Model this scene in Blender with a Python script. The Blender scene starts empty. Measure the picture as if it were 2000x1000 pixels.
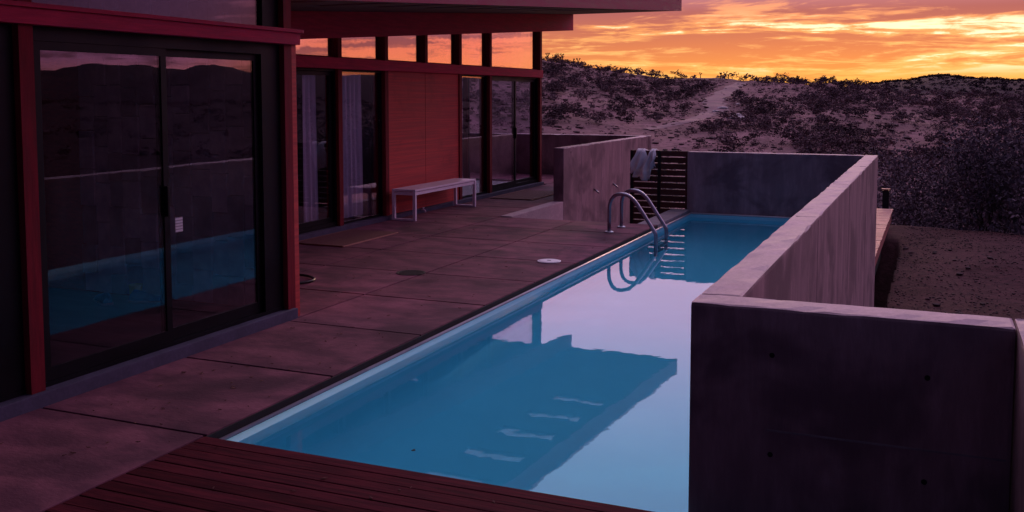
import bpy, bmesh, math, random
import numpy as np
from mathutils import Vector, Matrix

scene = bpy.context.scene
COL = scene.collection
R = math.radians
random.seed(7)

# ------------------------------------------------------------------ camera
CAM_H = 1.75
cam_d = bpy.data.cameras.new('camera')
cam = bpy.data.objects.new('camera', cam_d)
COL.objects.link(cam)
cam_d.sensor_width = 36.0
cam_d.lens = 35.0
cam_d.shift_y = -0.0835
cam_d.clip_start = 0.05
cam_d.clip_end = 20000
cam.location = (0, 0, CAM_H)
PITCH, YAW = 4.3536, 23.0357
cam.rotation_euler = (R(90 - PITCH), 0, R(YAW))
scene.camera = cam
scene.render.resolution_x, scene.render.resolution_y = 1024, 512

# ------------------------------------------------------------------ exposure
vs = scene.view_settings
vs.view_transform = 'Standard'
vs.look = 'None'
vs.exposure = 0.0
vs.gamma = 1.0
vs.use_curve_mapping = False

# ------------------------------------------------------------------ world: dusk sky, glow in the west (+Y)
SUN_AZ = -4.0          # degrees right of +Y
SUN_EL = 5.0
SKY_STRENGTH = 1.0
world = bpy.data.worlds.new('World')
scene.world = world
world.use_nodes = True
wt = world.node_tree
wt.nodes.clear()


class NT:
    """small helper to write node trees"""
    def __init__(self, tree):
        self.t = tree

    def n(self, kind, **kw):
        nd = self.t.nodes.new(kind)
        for k, v in kw.items():
            setattr(nd, k, v)
        return nd

    def link(self, a, b):
        self.t.links.new(a, b)

    def put(self, sock, v):
        if hasattr(v, 'is_output') or isinstance(v, bpy.types.NodeSocket):
            self.link(v, sock)
        else:
            sock.default_value = v

    def math(self, op, a, b=None, c=None, clamp=False):
        nd = self.n('ShaderNodeMath', operation=op, use_clamp=clamp)
        self.put(nd.inputs[0], a)
        if b is not None:
            self.put(nd.inputs[1], b)
        if c is not None:
            self.put(nd.inputs[2], c)
        return nd.outputs[0]

    def smooth(self, v, lo, hi, to0=0.0, to1=1.0):
        nd = self.n('ShaderNodeMapRange', interpolation_type='SMOOTHSTEP')
        self.put(nd.inputs['Value'], v)
        nd.inputs['From Min'].default_value = lo
        nd.inputs['From Max'].default_value = hi
        nd.inputs['To Min'].default_value = to0
        nd.inputs['To Max'].default_value = to1
        return nd.outputs['Result']

    def mix(self, f, a, b, blend='MIX'):
        nd = self.n('ShaderNodeMix', data_type='RGBA', blend_type=blend)
        self.put(nd.inputs[0], f)
        self.put(nd.inputs[6], a if not isinstance(a, tuple) else (*a, 1) if len(a) == 3 else a)
        self.put(nd.inputs[7], b if not isinstance(b, tuple) else (*b, 1) if len(b) == 3 else b)
        return nd.outputs[2]

    def ramp(self, f, stops):
        nd = self.n('ShaderNodeValToRGB')
        e = nd.color_ramp.elements
        while len(e) < len(stops):
            e.new(0.5)
        for i, (p, c) in enumerate(stops):
            e[i].position = p
            e[i].color = (*c, 1)
        self.put(nd.inputs[0], f)
        return nd.outputs[0]

    def vscale(self, v, s, off=(0, 0, 0)):
        nd = self.n('ShaderNodeMapping')
        self.put(nd.inputs['Vector'], v)
        nd.inputs['Scale'].default_value = s
        nd.inputs['Location'].default_value = off
        return nd.outputs[0]

    def noise(self, v, scale, detail=4, rough=0.55, dist=0.0):
        nd = self.n('ShaderNodeTexNoise')
        if v is not None:
            self.put(nd.inputs['Vector'], v)
        nd.inputs['Scale'].default_value = scale
        nd.inputs['Detail'].default_value = detail
        nd.inputs['Roughness'].default_value = rough
        nd.inputs['Distortion'].default_value = dist
        return nd.outputs['Fac']


w = NT(wt)
d = w.n('ShaderNodeTexCoord').outputs['Generated']
sp = w.n('ShaderNodeSeparateXYZ')
w.link(d, sp.inputs[0])
dx, dy, dz = sp.outputs
el = w.math('MAXIMUM', dz, 0.0)
hl = w.math('SQRT', w.math('ADD', w.math('MULTIPLY', dx, dx), w.math('ADD', w.math('MULTIPLY', dy, dy), 1e-5)))
az_c = w.math('DIVIDE', w.math('ADD', w.math('MULTIPLY', dx, math.sin(R(SUN_AZ))),
                               w.math('MULTIPLY', dy, math.cos(R(SUN_AZ)))), hl)
fe = w.math('SQRT', el)
q = lambda e: math.sqrt(e)
ZEN = (.66, .52, .84)
west = w.ramp(fe, [(0.0, (1.1, .44, .07)), (q(.015), (1.12, .50, .11)), (q(.040), (1.2, .62, .20)), (q(.065), (1.1, .42, .14)),
                   (q(.095), (1.0, .36, .22)), (q(.14), (1.5, .84, 1.10)), (q(.22), (1.85, 1.12, 1.68)), (q(.36), (1.15, 1.66, 2.45)),
                   (q(.6), (2.1, 1.58, 2.25)), (1.0, ZEN)])
side = w.ramp(fe, [(0.0, (1.6, .50, .32)), (q(.015), (1.35, .40, .42)), (q(.035), (1.08, .35, .70)), (q(.08), (.85, .31, .70)),
                   (q(.2), (1.05, .36, .76)), (q(.45), (1.6, .76, 1.28)), (1.0, ZEN)])
back = w.ramp(fe, [(0.0, (.066, .076, .19)), (q(.5), (.055, .06, .155)), (q(.8), (.05, .048, .12)), (1.0, ZEN)])
mid = w.ramp(fe, [(0.0, (1.35, .38, .10)), (q(.02), (1.45, .38, .13)), (q(.05), (1.35, .30, .17)), (q(.085), (.95, .24, .28)),
                  (q(.15), (1.3, .60, .85)), (q(.3), (1.5, .90, 1.35)), (q(.6), (1.8, 1.15, 1.7)), (1.0, ZEN)])
f_ms = w.smooth(az_c, .67, .80)
f_ws = w.smooth(az_c, .87, .965)
front = w.math('ADD', w.math('MULTIPLY', dx, math.sin(R(SUN_AZ))), w.math('MULTIPLY', dy, math.cos(R(SUN_AZ))))
f_b = w.smooth(front, -.04, .46)
base = w.mix(f_b, back, w.mix(f_ws, w.mix(f_ms, side, mid), west))
# cloud sheets: long level streaks, drawn out by perspective towards the horizon
cv = w.vscale(d, (3.6, 3.6, 40.0), (2.9, 1.7, 5.2))
n_big = w.noise(cv, 1.0, 6, .55, .9)
cv2 = w.vscale(d, (6.0, 6.0, 60.0), (4.1, 7.4, 0.3))
n_fine = w.noise(cv2, 1.6, 8, .66, 1.1)
dens = w.math('ADD', w.math('MULTIPLY', n_big, .64), w.math('MULTIPLY', n_fine, .36))
n_cov = w.noise(w.vscale(d, (2.6, 2.6, 26.0), (7.7, 3.1, 1.4)), 1.0, 3, .5, .6)
dens = w.math('ADD', dens, w.math('MULTIPLY', w.math('SUBTRACT', n_cov, .5), .34))
n_mot = w.noise(w.vscale(d, (20.0, 20.0, 95.0), (3.3, 8.2, 4.4)), 1.0, 6, .6, .8)
dens = w.math('ADD', dens, w.math('MULTIPLY', w.math('SUBTRACT', n_mot, .5), .17))
dens = w.math('ADD', dens, w.smooth(el, .05, .085, -.016, .05))
dens = w.math('ADD', dens, w.math('MULTIPLY', w.math('SUBTRACT', 1.0, f_ws), .045))
thick = w.smooth(dens, .468, .56)
cl_w = w.ramp(fe, [(0.0, (1.0, .36, .06)), (q(.025), (.92, .30, .075)), (q(.045), (.72, .19, .085)), (q(.08), (.40, .10, .12)),
                   (q(.13), (.70, .34, .50)), (q(.2), (1.1, .72, 1.05)), (q(.4), (1.0, .9, 1.35)), (1.0, ZEN)])
cl_s = w.ramp(fe, [(0.0, (.62, .20, .17)), (q(.03), (.40, .13, .22)), (q(.1), (.32, .13, .32)), (q(.4), (.40, .28, .50)), (1.0, ZEN)])
cl_m = w.ramp(fe, [(0.0, (.75, .20, .07)), (q(.025), (.55, .14, .09)), (q(.05), (.42, .11, .12)), (q(.085), (.36, .11, .17)),
                   (q(.13), (.60, .28, .44)), (q(.2), (.9, .56, .85)), (q(.4), (.9, .75, 1.15)), (1.0, ZEN)])
cl = w.mix(f_ws, w.mix(f_ms, cl_s, cl_m), cl_w)
amount = w.math('MULTIPLY', thick, w.smooth(el, .20, .10, 0.12, .92))
amount = w.math('MULTIPLY', amount, w.smooth(front, -.2, .5))
sky = w.mix(amount, base, cl)
# thin bright gaps lit from below the horizon
gap = w.math('MULTIPLY', w.smooth(dens, .49, .425), w.math('MULTIPLY', w.smooth(el, .015, .04), w.smooth(el, .085, .055)))
gap = w.math('MULTIPLY', gap, w.smooth(az_c, .90, .98, 0.0, 1.5), clamp=True)
sky = w.mix(gap, sky, (1.4, 1.12, .68))
# faint Nishita twilight under it all
nish = w.n('ShaderNodeTexSky', sky_type='NISHITA', sun_disc=False)
nish.sun_elevation = R(1.0)
nish.sun_rotation = R(SUN_AZ)
nish_s = w.mix(1.0, nish.outputs[0], (.006, .006, .006), 'MULTIPLY')
tot = w.mix(1.0, sky, nish_s, 'ADD')
bg = w.n('ShaderNodeBackground')
w.link(tot, bg.inputs[0])
bg.inputs[1].default_value = SKY_STRENGTH
w.link(bg.outputs[0], w.n('ShaderNodeOutputWorld').inputs[0])

# ------------------------------------------------------------------ sun: already behind the ridge, weak and wide
sun_d = bpy.data.lights.new('sun', 'SUN')
sun_d.energy = 1.5
sun_d.angle = R(14)
sun_d.color = (1.0, .56, .38)
sun = bpy.data.objects.new('sun', sun_d)
COL.objects.link(sun)
sd = Vector((math.sin(R(SUN_AZ)) * math.cos(R(SUN_EL)), math.cos(R(SUN_AZ)) * math.cos(R(SUN_EL)), math.sin(R(SUN_EL))))
sun.rotation_euler = sd.to_track_quat('Z', 'Y').to_euler()
sun.location = sd * 50


# ------------------------------------------------------------------ materials
def rgb(c):
    return (*c, 1)


MATS = {}


def mat(name, col, col2=None, scale=3.0, stretch=(1, 1, 1), rough=.75, bump=.1, bscale=None, metal=0.0, rnd=0.0, blotch=None,
        detail=5, spec=.3, lo=.35, hi=.68, fine=.0):
    """principled surface: two tones by noise in world space, relief, per-piece shift"""
    m = bpy.data.materials.new(name)
    m.use_nodes = True
    t = NT(m.node_tree)
    p = m.node_tree.nodes['Principled BSDF']
    pos = t.n('ShaderNodeNewGeometry').outputs['Position']
    v = t.vscale(pos, stretch)
    c2 = col2 if col2 else tuple(x * .7 for x in col)
    n = t.noise(v, scale, detail, .6)
    c = t.mix(t.smooth(n, lo, hi), c2, col)
    n_f = t.noise(v, scale * 9, 5, .7)
    c = t.mix(t.smooth(n_f, .38, .66, fine, 0.0), c, tuple(x * .55 for x in col))
    if blotch:
        bc, bs, blo, bhi, amt = blotch
        n2 = t.noise(t.vscale(pos, (1, 1, 1), (5, 3, 1)), bs, 4, .6, .4)
        c = t.mix(t.smooth(n2, blo, bhi, 0, amt), c, bc)
    if rnd:
        oi = t.n('ShaderNodeObjectInfo').outputs['Random']
        hs = t.n('ShaderNodeHueSaturation')
        t.link(t.smooth(oi, 0, 1, 1 - rnd, 1 + rnd), hs.inputs['Value'])
        t.link(c, hs.inputs['Color'])
        c = hs.outputs[0]
    t.link(c, p.inputs['Base Color'])
    p.inputs['Metallic'].default_value = metal
    p.inputs['Specular IOR Level'].default_value = spec
    rn = t.smooth(n, 0.2, .8, max(0, rough - .1), min(1, rough + .1))
    t.link(rn, p.inputs['Roughness'])
    if bump:
        b = t.n('ShaderNodeBump')
        b.inputs['Strength'].default_value = bump
        b.inputs['Distance'].default_value = .01
        t.link(t.noise(v, bscale or scale * 4, 6, .65), b.inputs['Height'])
        t.link(b.outputs[0], p.inputs['Normal'])
    MATS[name] = m
    return m


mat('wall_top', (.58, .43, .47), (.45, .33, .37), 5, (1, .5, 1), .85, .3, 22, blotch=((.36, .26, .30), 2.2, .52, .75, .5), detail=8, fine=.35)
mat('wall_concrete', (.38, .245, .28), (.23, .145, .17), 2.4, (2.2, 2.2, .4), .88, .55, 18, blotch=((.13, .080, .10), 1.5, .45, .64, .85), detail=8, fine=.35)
mat('kerb_concrete', (.095, .088, .15), (.062, .058, .10), 5, rough=.85, bump=.25, bscale=30, fine=.35)
mat('coping_concrete', (.27, .23, .27), (.19, .16, .19), 6, rough=.85, bump=.25, bscale=30, fine=.35)
mat('slab', (.265, .100, .142), (.112, .043, .070), 2.3, (1, 1.8, 1), .88, .35, 24, spec=.12, rnd=.13, detail=9,
    blotch=((.055, .026, .042), 1.1, .48, .70, .8), fine=.35)
mat('slab_base', (.02, .014, .016), rough=.95)
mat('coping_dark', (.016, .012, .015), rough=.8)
mat('bead', (.62, .55, .6), rough=.4, bump=0)
mat('deck_board', (.115, .019, .030), (.050, .010, .018), 3, (1.2, 14, 3), .85, .35, 6, spec=.03, rnd=.28, detail=7, fine=.35)
mat('deck_under', (.008, .006, .007), rough=1)
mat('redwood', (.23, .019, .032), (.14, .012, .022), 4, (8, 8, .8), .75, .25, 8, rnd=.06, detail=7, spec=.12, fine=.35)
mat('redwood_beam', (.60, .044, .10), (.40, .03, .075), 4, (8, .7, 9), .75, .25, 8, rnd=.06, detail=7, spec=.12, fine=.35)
mat('wood_panel', (.66, .078, .070), (.40, .042, .045), 3.0, (4, .22, 15), .7, .2, 8, detail=8,
    blotch=((.20, .022, .024), 1.6, .55, .75, .5), fine=.35)
mat('frame_dark', (.0035, .0035, .007), rough=.5, spec=.15, bump=0)
mat('soffit', (.10, .055, .075), (.07, .04, .055), 2, (8, 1, 1), .8)
mat('fascia', (.33, .030, .082), (.24, .022, .06), 3, (6, .8, 8), .7, .2, fine=.35)
mat('flashing', (.45, .42, .45), rough=.4, metal=.6, bump=0)
mat('interior', (.045, .04, .05), (.035, .03, .04), 2, rough=.9)
mat('interior_floor', (.05, .04, .045), (.03, .025, .03), 2, (1, 6, 1), .5)
mat('block', (.74, .50, .47), (.52, .34, .34), 6, rough=.9, bump=.6, bscale=18, rnd=.3)
mat('white_paint', (.86, .80, .88), (.80, .74, .82), 5, rough=.4, bump=.03, spec=.4)
mat('mat_fibre', (.21, .085, .085), (.12, .048, .05), 60, rough=1, bump=.9, bscale=160)
mat('mat_edge', (.50, .25, .20), (.40, .20, .16), 40, rough=1, bump=.5)
mat('hose', (.012, .012, .015), rough=.45, bump=0)
mat('iron', (.018, .014, .018), rough=.7)
mat('lid', (.75, .74, .8), (.68, .67, .72), 8, rough=.35, bump=.02)
mat('steel', (.36, .35, .42), (.30, .29, .35), 9, rough=.38, metal=1.0, bump=0)
mat('gate_wood', (.10, .03, .028), (.06, .02, .02), 3, (1, 12, 12), .7, .3, rnd=.15, fine=.35)
mat('walk_board', (.42, .15, .13), (.32, .11, .10), 3, (1.2, 12, 3), .7, .3, rnd=.12, fine=.35)
mat('tie_hole', (.012, .01, .013), rough=1, bump=0)
mat('pale_rock', (.62, .54, .54), (.45, .38, .39), 4, rough=.9, bump=.5)
mat('stone', (.085, .036, .044), (.040, .018, .024), 5, rough=.95, bump=.4, rnd=.3)
mat('bark', (.06, .045, .045), rough=.95)
mat('leaf_dark', (.20, .145, .17), (.11, .09, .115), 2, rough=.9, bump=0, rnd=.3, spec=.1)
mat('leaf_far', (.045, .026, .036), (.028, .018, .026), .4, rough=.9, bump=0, spec=.05)
mat('dry_brush', (.17, .098, .118), (.11, .066, .085), 1, rough=.95, bump=0, spec=.05)
mat('leaf_hill', (.165, .102, .112), (.095, .062, .072), 1, rough=.9, bump=0, rnd=.35, spec=.05)
mat('yucca', (.05, .05, .035), rough=.8, bump=0)
mat('dirt_path', (.25, .138, .156), (.18, .10, .115), .5, rough=1, bump=.2)
mat('shoe_blue', (.03, .22, .42), (.02, .15, .3), 20, rough=.6)
mat('shoe_yellow', (.75, .6, .08), rough=.6)
mat('rubber_white', (.6, .6, .62), rough=.7)
mat('pad', (.12, .10, .12), rough=.9)


def make_cloth(name, col, alpha=.0, tl=.6):
    m = bpy.data.materials.new(name)
    m.use_nodes = True
    t = NT(m.node_tree)
    p = m.node_tree.nodes['Principled BSDF']
    p.inputs['Base Color'].default_value = rgb(col)
    p.inputs['Roughness'].default_value = .95
    pos = t.n('ShaderNodeNewGeometry').outputs['Position']
    b = t.n('ShaderNodeBump')
    b.inputs['Strength'].default_value = .3
    b.inputs['Distance'].default_value = .004
    t.link(t.noise(pos, 90, 3), b.inputs['Height'])
    t.link(b.outputs[0], p.inputs['Normal'])
    tr = t.n('ShaderNodeBsdfTranslucent')
    tr.inputs[0].default_value = rgb(col)
    mx = t.n('ShaderNodeMixShader')
    mx.inputs[0].default_value = tl
    out = m.node_tree.nodes['Material Output']
    t.link(p.outputs[0], mx.inputs[1])
    t.link(tr.outputs[0], mx.inputs[2])
    s = mx.outputs[0]
    if alpha:
        tp = t.n('ShaderNodeBsdfTransparent')
        m2 = t.n('ShaderNodeMixShader')
        m2.inputs[0].default_value = alpha
        t.link(s, m2.inputs[1])
        t.link(tp.outputs[0], m2.inputs[2])
        s = m2.outputs[0]
    t.link(s, out.inputs[0])
    MATS[name] = m


make_cloth('towel', (.93, .90, .95), 0, .35)
make_cloth('curtain', (.92, .90, .95), .10, .25)


def make_glass(name, tint, base, gain, power, wob=.0):
    """architectural glazing: clear sheet + mirror, stronger at grazing angles"""
    m = bpy.data.materials.new(name)
    m.use_nodes = True
    t = NT(m.node_tree)
    m.node_tree.nodes.remove(m.node_tree.nodes['Principled BSDF'])
    out = m.node_tree.nodes['Material Output']
    lw = t.n('ShaderNodeLayerWeight')
    lw.inputs[0].default_value = .5
    f = t.math('ADD', t.math('MULTIPLY', t.math('POWER', lw.outputs['Facing'], power), gain), base, clamp=True)
    tp = t.n('ShaderNodeBsdfTransparent')
    tp.inputs[0].default_value = rgb(tint)
    gl = t.n('ShaderNodeBsdfGlossy')
    gl.inputs['Roughness'].default_value = 0.0
    gl.inputs[0].default_value = (.95, .93, .97, 1)
    if wob:
        pos = t.n('ShaderNodeNewGeometry').outputs['Position']
        b = t.n('ShaderNodeBump')
        b.inputs['Strength'].default_value = wob
        b.inputs['Distance'].default_value = .01
        t.link(t.noise(t.vscale(pos, (1, 1, .5)), 2.4, 2), b.inputs['Height'])
        t.link(b.outputs[0], gl.inputs['Normal'])
    mx = t.n('ShaderNodeMixShader')
    t.link(f, mx.inputs[0])
    t.link(tp.outputs[0], mx.inputs[1])
    t.link(gl.outputs[0], mx.inputs[2])
    t.link(mx.outputs[0], out.inputs[0])
    MATS[name] = m


make_glass('glass', (.92, .90, .96), .02, .66, 2.3, .05)
make_glass('glass_coated', (.80, .76, .84), .14, .86, 1.15, .12)


make_glass('skylight', (.62, .64, .68), .05, .5, 3.0, 0)


def make_water():
    m = bpy.data.materials.new('water')
    m.use_nodes = True
    t = NT(m.node_tree)
    m.node_tree.nodes.remove(m.node_tree.nodes['Principled BSDF'])
    out = m.node_tree.nodes['Material Output']
    pos = t.n('ShaderNodeNewGeometry').outputs['Position']
    h = t.math('ADD', t.noise(t.vscale(pos, (1.2, .9, 1)), 2.3, 3, .5, .3),
               t.math('MULTIPLY', t.noise(t.vscale(pos, (1, .8, 1)), 14, 2), .10))
    b = t.n('ShaderNodeBump')
    b.inputs['Strength'].default_value = .034
    b.inputs['Distance'].default_value = .02
    t.link(h, b.inputs['Height'])
    fr = t.n('ShaderNodeFresnel')
    fr.inputs['IOR'].default_value = 1.33
    t.link(b.outputs[0], fr.inputs['Normal'])
    tp = t.n('ShaderNodeBsdfRefraction')
    tp.inputs[0].default_value = (.50, .92, 1.0, 1)
    tp.inputs['IOR'].default_value = 1.33
    tp.inputs['Roughness'].default_value = 0
    t.link(b.outputs[0], tp.inputs['Normal'])
    gl = t.n('ShaderNodeBsdfGlossy')
    gl.inputs['Roughness'].default_value = .0
    t.link(b.outputs[0], gl.inputs['Normal'])
    mx = t.n('ShaderNodeMixShader')
    t.link(fr.outputs[0], mx.inputs[0])
    t.link(tp.outputs[0], mx.inputs[1])
    t.link(gl.outputs[0], mx.inputs[2])
    t.link(mx.outputs[0], out.inputs[0])
    MATS['water'] = m


make_water()
mat('liner', (.38, .82, .94), (.34, .78, .91), 1.2, rough=.5, bump=.02)


def make_notice():
    m = mat('notice', (.6, .56, .6), (.57, .53, .57), 20, rough=.8, bump=0)
    t = NT(m.node_tree)
    p = m.node_tree.nodes['Principled BSDF']
    pos = t.n('ShaderNodeNewGeometry').outputs['Position']
    wv = t.n('ShaderNodeTexWave', bands_direction='Z')
    wv.inputs['Scale'].default_value = 16
    t.link(pos, wv.inputs[0])
    f = t.smooth(wv.outputs['Fac'], .6, .8, 0, .7)
    t.link(t.mix(f, (.6, .56, .6), (.12, .1, .12)), p.inputs['Base Color'])


make_notice()


def make_ground():
    m = bpy.data.materials.new('ground')
    m.use_nodes = True
    t = NT(m.node_tree)
    p = m.node_tree.nodes['Principled BSDF']
    pos = t.n('ShaderNodeNewGeometry').outputs['Position']
    n1 = t.noise(pos, .09, 8, .6)
    n2 = t.noise(pos, 1.1, 8, .65)
    n3 = t.noise(pos, 9, 6, .7)
    c = t.mix(t.smooth(n1, .4, .62), (.155, .083, .094), (.28, .152, .168))
    c = t.mix(t.smooth(n2, .44, .62, 0, .75), c, (.105, .058, .064))
    c = t.mix(t.smooth(n3, .5, .72, 0, .35), c, (.30, .18, .20))
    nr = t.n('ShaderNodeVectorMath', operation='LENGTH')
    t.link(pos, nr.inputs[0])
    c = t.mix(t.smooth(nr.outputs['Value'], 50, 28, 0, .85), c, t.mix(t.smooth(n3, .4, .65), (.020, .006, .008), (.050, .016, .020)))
    # distant land and the flats on the right are covered with dark scrub
    sx = t.n('ShaderNodeSeparateXYZ')
    t.link(pos, sx.inputs[0])
    rr = t.n('ShaderNodeVectorMath', operation='LENGTH')
    t.link(pos, rr.inputs[0])
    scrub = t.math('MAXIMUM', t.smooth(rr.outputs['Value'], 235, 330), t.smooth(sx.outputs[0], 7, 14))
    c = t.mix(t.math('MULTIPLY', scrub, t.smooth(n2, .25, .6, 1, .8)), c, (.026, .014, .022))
    t.link(c, p.inputs['Base Color'])
    p.inputs['Roughness'].default_value = 1
    p.inputs['Specular IOR Level'].default_value = .05
    b = t.n('ShaderNodeBump')
    b.inputs['Strength'].default_value = .6
    b.inputs['Distance'].default_value = .05
    t.link(t.math('ADD', n3, n2), b.inputs['Height'])
    t.link(b.outputs[0], p.inputs['Normal'])
    MATS['ground'] = m


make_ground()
mat('mountain', (.10, .075, .10), (.07, .055, .075), .01, rough=1, bump=0, spec=.0)

# ------------------------------------------------------------------ mesh helpers
BASE = {}


class MB:
    def __init__(self):
        self.v, self.f = [], []

    def add(self, vs, fs):
        o = len(self.v)
        self.v += [tuple(p) for p in vs]
        self.f += [tuple(i + o for i in f) for f in fs]
        return self

    def hexa(self, p):
        return self.add(p, [(0, 3, 2, 1), (4, 5, 6, 7), (0, 1, 5, 4), (1, 2, 6, 5), (2, 3, 7, 6), (3, 0, 4, 7)])

    def box(self, x0, x1, y0, y1, z0, z1):
        x0, x1 = min(x0, x1), max(x0, x1)
        y0, y1 = min(y0, y1), max(y0, y1)
        return self.hexa([(x0, y0, z0), (x1, y0, z0), (x1, y1, z0), (x0, y1, z0), (x0, y0, z1), (x1, y0, z1), (x1, y1, z1), (x0, y1, z1)])

    def slope_box(self, x0, x1, y0, y1, zb, zt):
        """box whose bottom and top follow functions of y"""
        return self.hexa([(x0, y0, zb(y0)), (x1, y0, zb(y0)), (x1, y1, zb(y1)), (x0, y1, zb(y1)),
                          (x0, y0, zt(y0)), (x1, y0, zt(y0)), (x1, y1, zt(y1)), (x0, y1, zt(y1))])

    def tube(self, path, r, n=10, closed=False):
        path = [Vector(p) for p in path]
        rings = []
        up = Vector((0, 0, 1))
        m = len(path)
        prev = None
        for i, p in enumerate(path):
            if closed:
                t = (path[(i + 1) % m] - path[i - 1]).normalized()
            else:
                t = (path[min(i + 1, m - 1)] - path[max(i - 1, 0)]).normalized()
            if prev is None:
                a = t.cross(up if abs(t.z) < .9 else Vector((1, 0, 0))).normalized()
            else:
                a = (prev - t * prev.dot(t)).normalized()
            prev = a
            b = t.cross(a)
            rr = r(i / (m - 1)) if callable(r) else r
            rings.append([p + (a * math.cos(k * 2 * math.pi / n) + b * math.sin(k * 2 * math.pi / n)) * rr for k in range(n)])
        vs = [p for rg in rings for p in rg]
        fs = []
        for i in range(m if closed else m - 1):
            j = (i + 1) % m
            for k in range(n):
                l = (k + 1) % n
                fs.append((i * n + k, i * n + l, j * n + l, j * n + k))
        if not closed:
            fs.append(tuple(range(n))[::-1])
            fs.append(tuple((m - 1) * n + k for k in range(n)))
        return self.add(vs, fs)

    def lathe(self, prof, c=(0, 0, 0), n=32):
        vs, fs = [], []
        for r, z in prof:
            vs += [(c[0] + r * math.cos(k * 2 * math.pi / n), c[1] + r * math.sin(k * 2 * math.pi / n), c[2] + z) for k in range(n)]
        for i in range(len(prof) - 1):
            for k in range(n):
                l = (k + 1) % n
                fs.append((i * n + k, i * n + l, (i + 1) * n + l, (i + 1) * n + k))
        fs.append(tuple(range(n))[::-1])
        fs.append(tuple((len(prof) - 1) * n + k for k in range(n)))
        return self.add(vs, fs)

    def mesh(self, name, off=(0, 0, 0), smooth=False, bevel=0.0):
        me = bpy.data.meshes.new(name)
        me.from_pydata([(p[0] - off[0], p[1] - off[1], p[2] - off[2]) for p in self.v], [], self.f)
        if bevel:
            bm = bmesh.new()
            bm.from_mesh(me)
            bmesh.ops.remove_doubles(bm, verts=bm.verts, dist=1e-5)
            ed = [e for e in bm.edges if len(e.link_faces) == 2 and e.calc_face_angle(0) > .5]
            bmesh.ops.bevel(bm, geom=ed, offset=bevel, segments=2, profile=.6, affect='EDGES', clamp_overlap=True)
            bm.to_mesh(me)
            bm.free()
        if smooth:
            for p in me.polygons:
                p.use_smooth = True
        me.update()
        return me

    def build(self, name, m, parent=None, smooth=False, bevel=0.0):
        off = BASE.get(parent.name, Vector((0, 0, 0))) if parent else Vector((0, 0, 0))
        if parent is None and self.v:                       # a thing made of one mesh: origin at its base
            xs, ys, zs = zip(*self.v)
            off = Vector(((min(xs) + max(xs)) / 2, (min(ys) + max(ys)) / 2, min(zs)))
        me = self.mesh(name, off, smooth, bevel)
        me.materials.append(MATS[m])
        o = bpy.data.objects.new(name, me)
        COL.objects.link(o)
        BASE[o.name] = off
        if parent:
            o.parent = parent
        else:
            o.location = off
        return o


def empty(name, loc=(0, 0, 0)):
    o = bpy.data.objects.new(name, None)
    COL.objects.link(o)
    o.location = loc
    o.empty_display_size = .2
    BASE[o.name] = Vector(loc)
    return o


def tag(o, label=None, cat=None, group=None, kind=None):
    if label:
        o['label'] = label
    if cat:
        o['category'] = cat
    if group:
        o['group'] = group
    if kind:
        o['kind'] = kind
    return o


def box(name, m, parent, *b, bevel=0.0):
    return MB().box(*b).build(name, m, parent, bevel=bevel)


def copy_piece(src, parent, delta):
    o = src.copy()
    COL.objects.link(o)
    o.parent = parent
    o.location = src.location + Vector(delta)
    BASE[o.name] = BASE.get(src.name, Vector())
    return o


# camera rays, to read off where far things stand on the terrain
_p, _y = R(PITCH), R(YAW)
FW = np.array([-math.sin(_y) * math.cos(_p), math.cos(_y) * math.cos(_p), -math.sin(_p)])
RT = np.array([math.cos(_y), math.sin(_y), 0])
UP = np.cross(RT, FW)


def ray(x, y):
    return FW + RT * (x - 1000) / 1944.0 - UP * (y - 333) / 1944.0


# ------------------------------------------------------------------ terrain
_GRID = {}


def vnoise(x, y, seed):
    if seed not in _GRID:
        _GRID[seed] = np.random.RandomState(seed).rand(256, 256)
    g = _GRID[seed]
    xi, yi = np.floor(x).astype(int), np.floor(y).astype(int)
    fx, fy = x - xi, y - yi
    fx, fy = fx * fx * (3 - 2 * fx), fy * fy * (3 - 2 * fy)
    a = g[xi % 256, yi % 256]
    b = g[(xi + 1) % 256, yi % 256]
    c = g[xi % 256, (yi + 1) % 256]
    e = g[(xi + 1) % 256, (yi + 1) % 256]
    return (a * (1 - fx) + b * fx) * (1 - fy) + (c * (1 - fx) + e * fx) * fy


def fbm(x, y, seed, o=5):
    s, a, t = 0, .5, 0
    for i in range(o):
        s = s + a * vnoise(x * 2 ** i, y * 2 ** i, seed + i)
        t += a
        a *= .5
    return s / t - .5


def sstep(x, a, b):
    t = np.clip((x - a) / (b - a), 0, 1)
    return t * t * (3 - 2 * t)


RIDGE = [(-180, .012), (-120, .02), (-70, .03), (-45, .045), (-33, .062), (-29, .066), (-27.41, 0.0624), (-25.96, 0.0560), (-25.32, 0.0524), (-24.76, 0.0418),
         (-24.18, 0.0438), (-23.04, 0.0408), (-21.89, 0.0362), (-21.28, 0.0337), (-20.4, 0.0316), (-19.38, 0.0290),
         (-18.65, 0.0270), (-17.19, 0.0234), (-15.74, 0.0188), (-14.3, 0.0152), (-12.87, 0.0160), (-11.46, 0.0165), (-10.61, 0.0155),
         (-10.05, 0.0134), (-9.5, 0.0139), (-8.67, 0.0134), (-7.57, 0.0113), (-6.48, 0.0090), (-5.94, 0.0100), (-5.27, 0.0096), (-4.61, 0.0072),
         (-3.82, 0.0055), (-2.77, 0.0030), (-1.74, 0.0010), (-0.73, -0.0005), (1.74, -0.0015), (4.12, -0.0025), (12, -.006), (40, -.010), (180, .012)]
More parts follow.
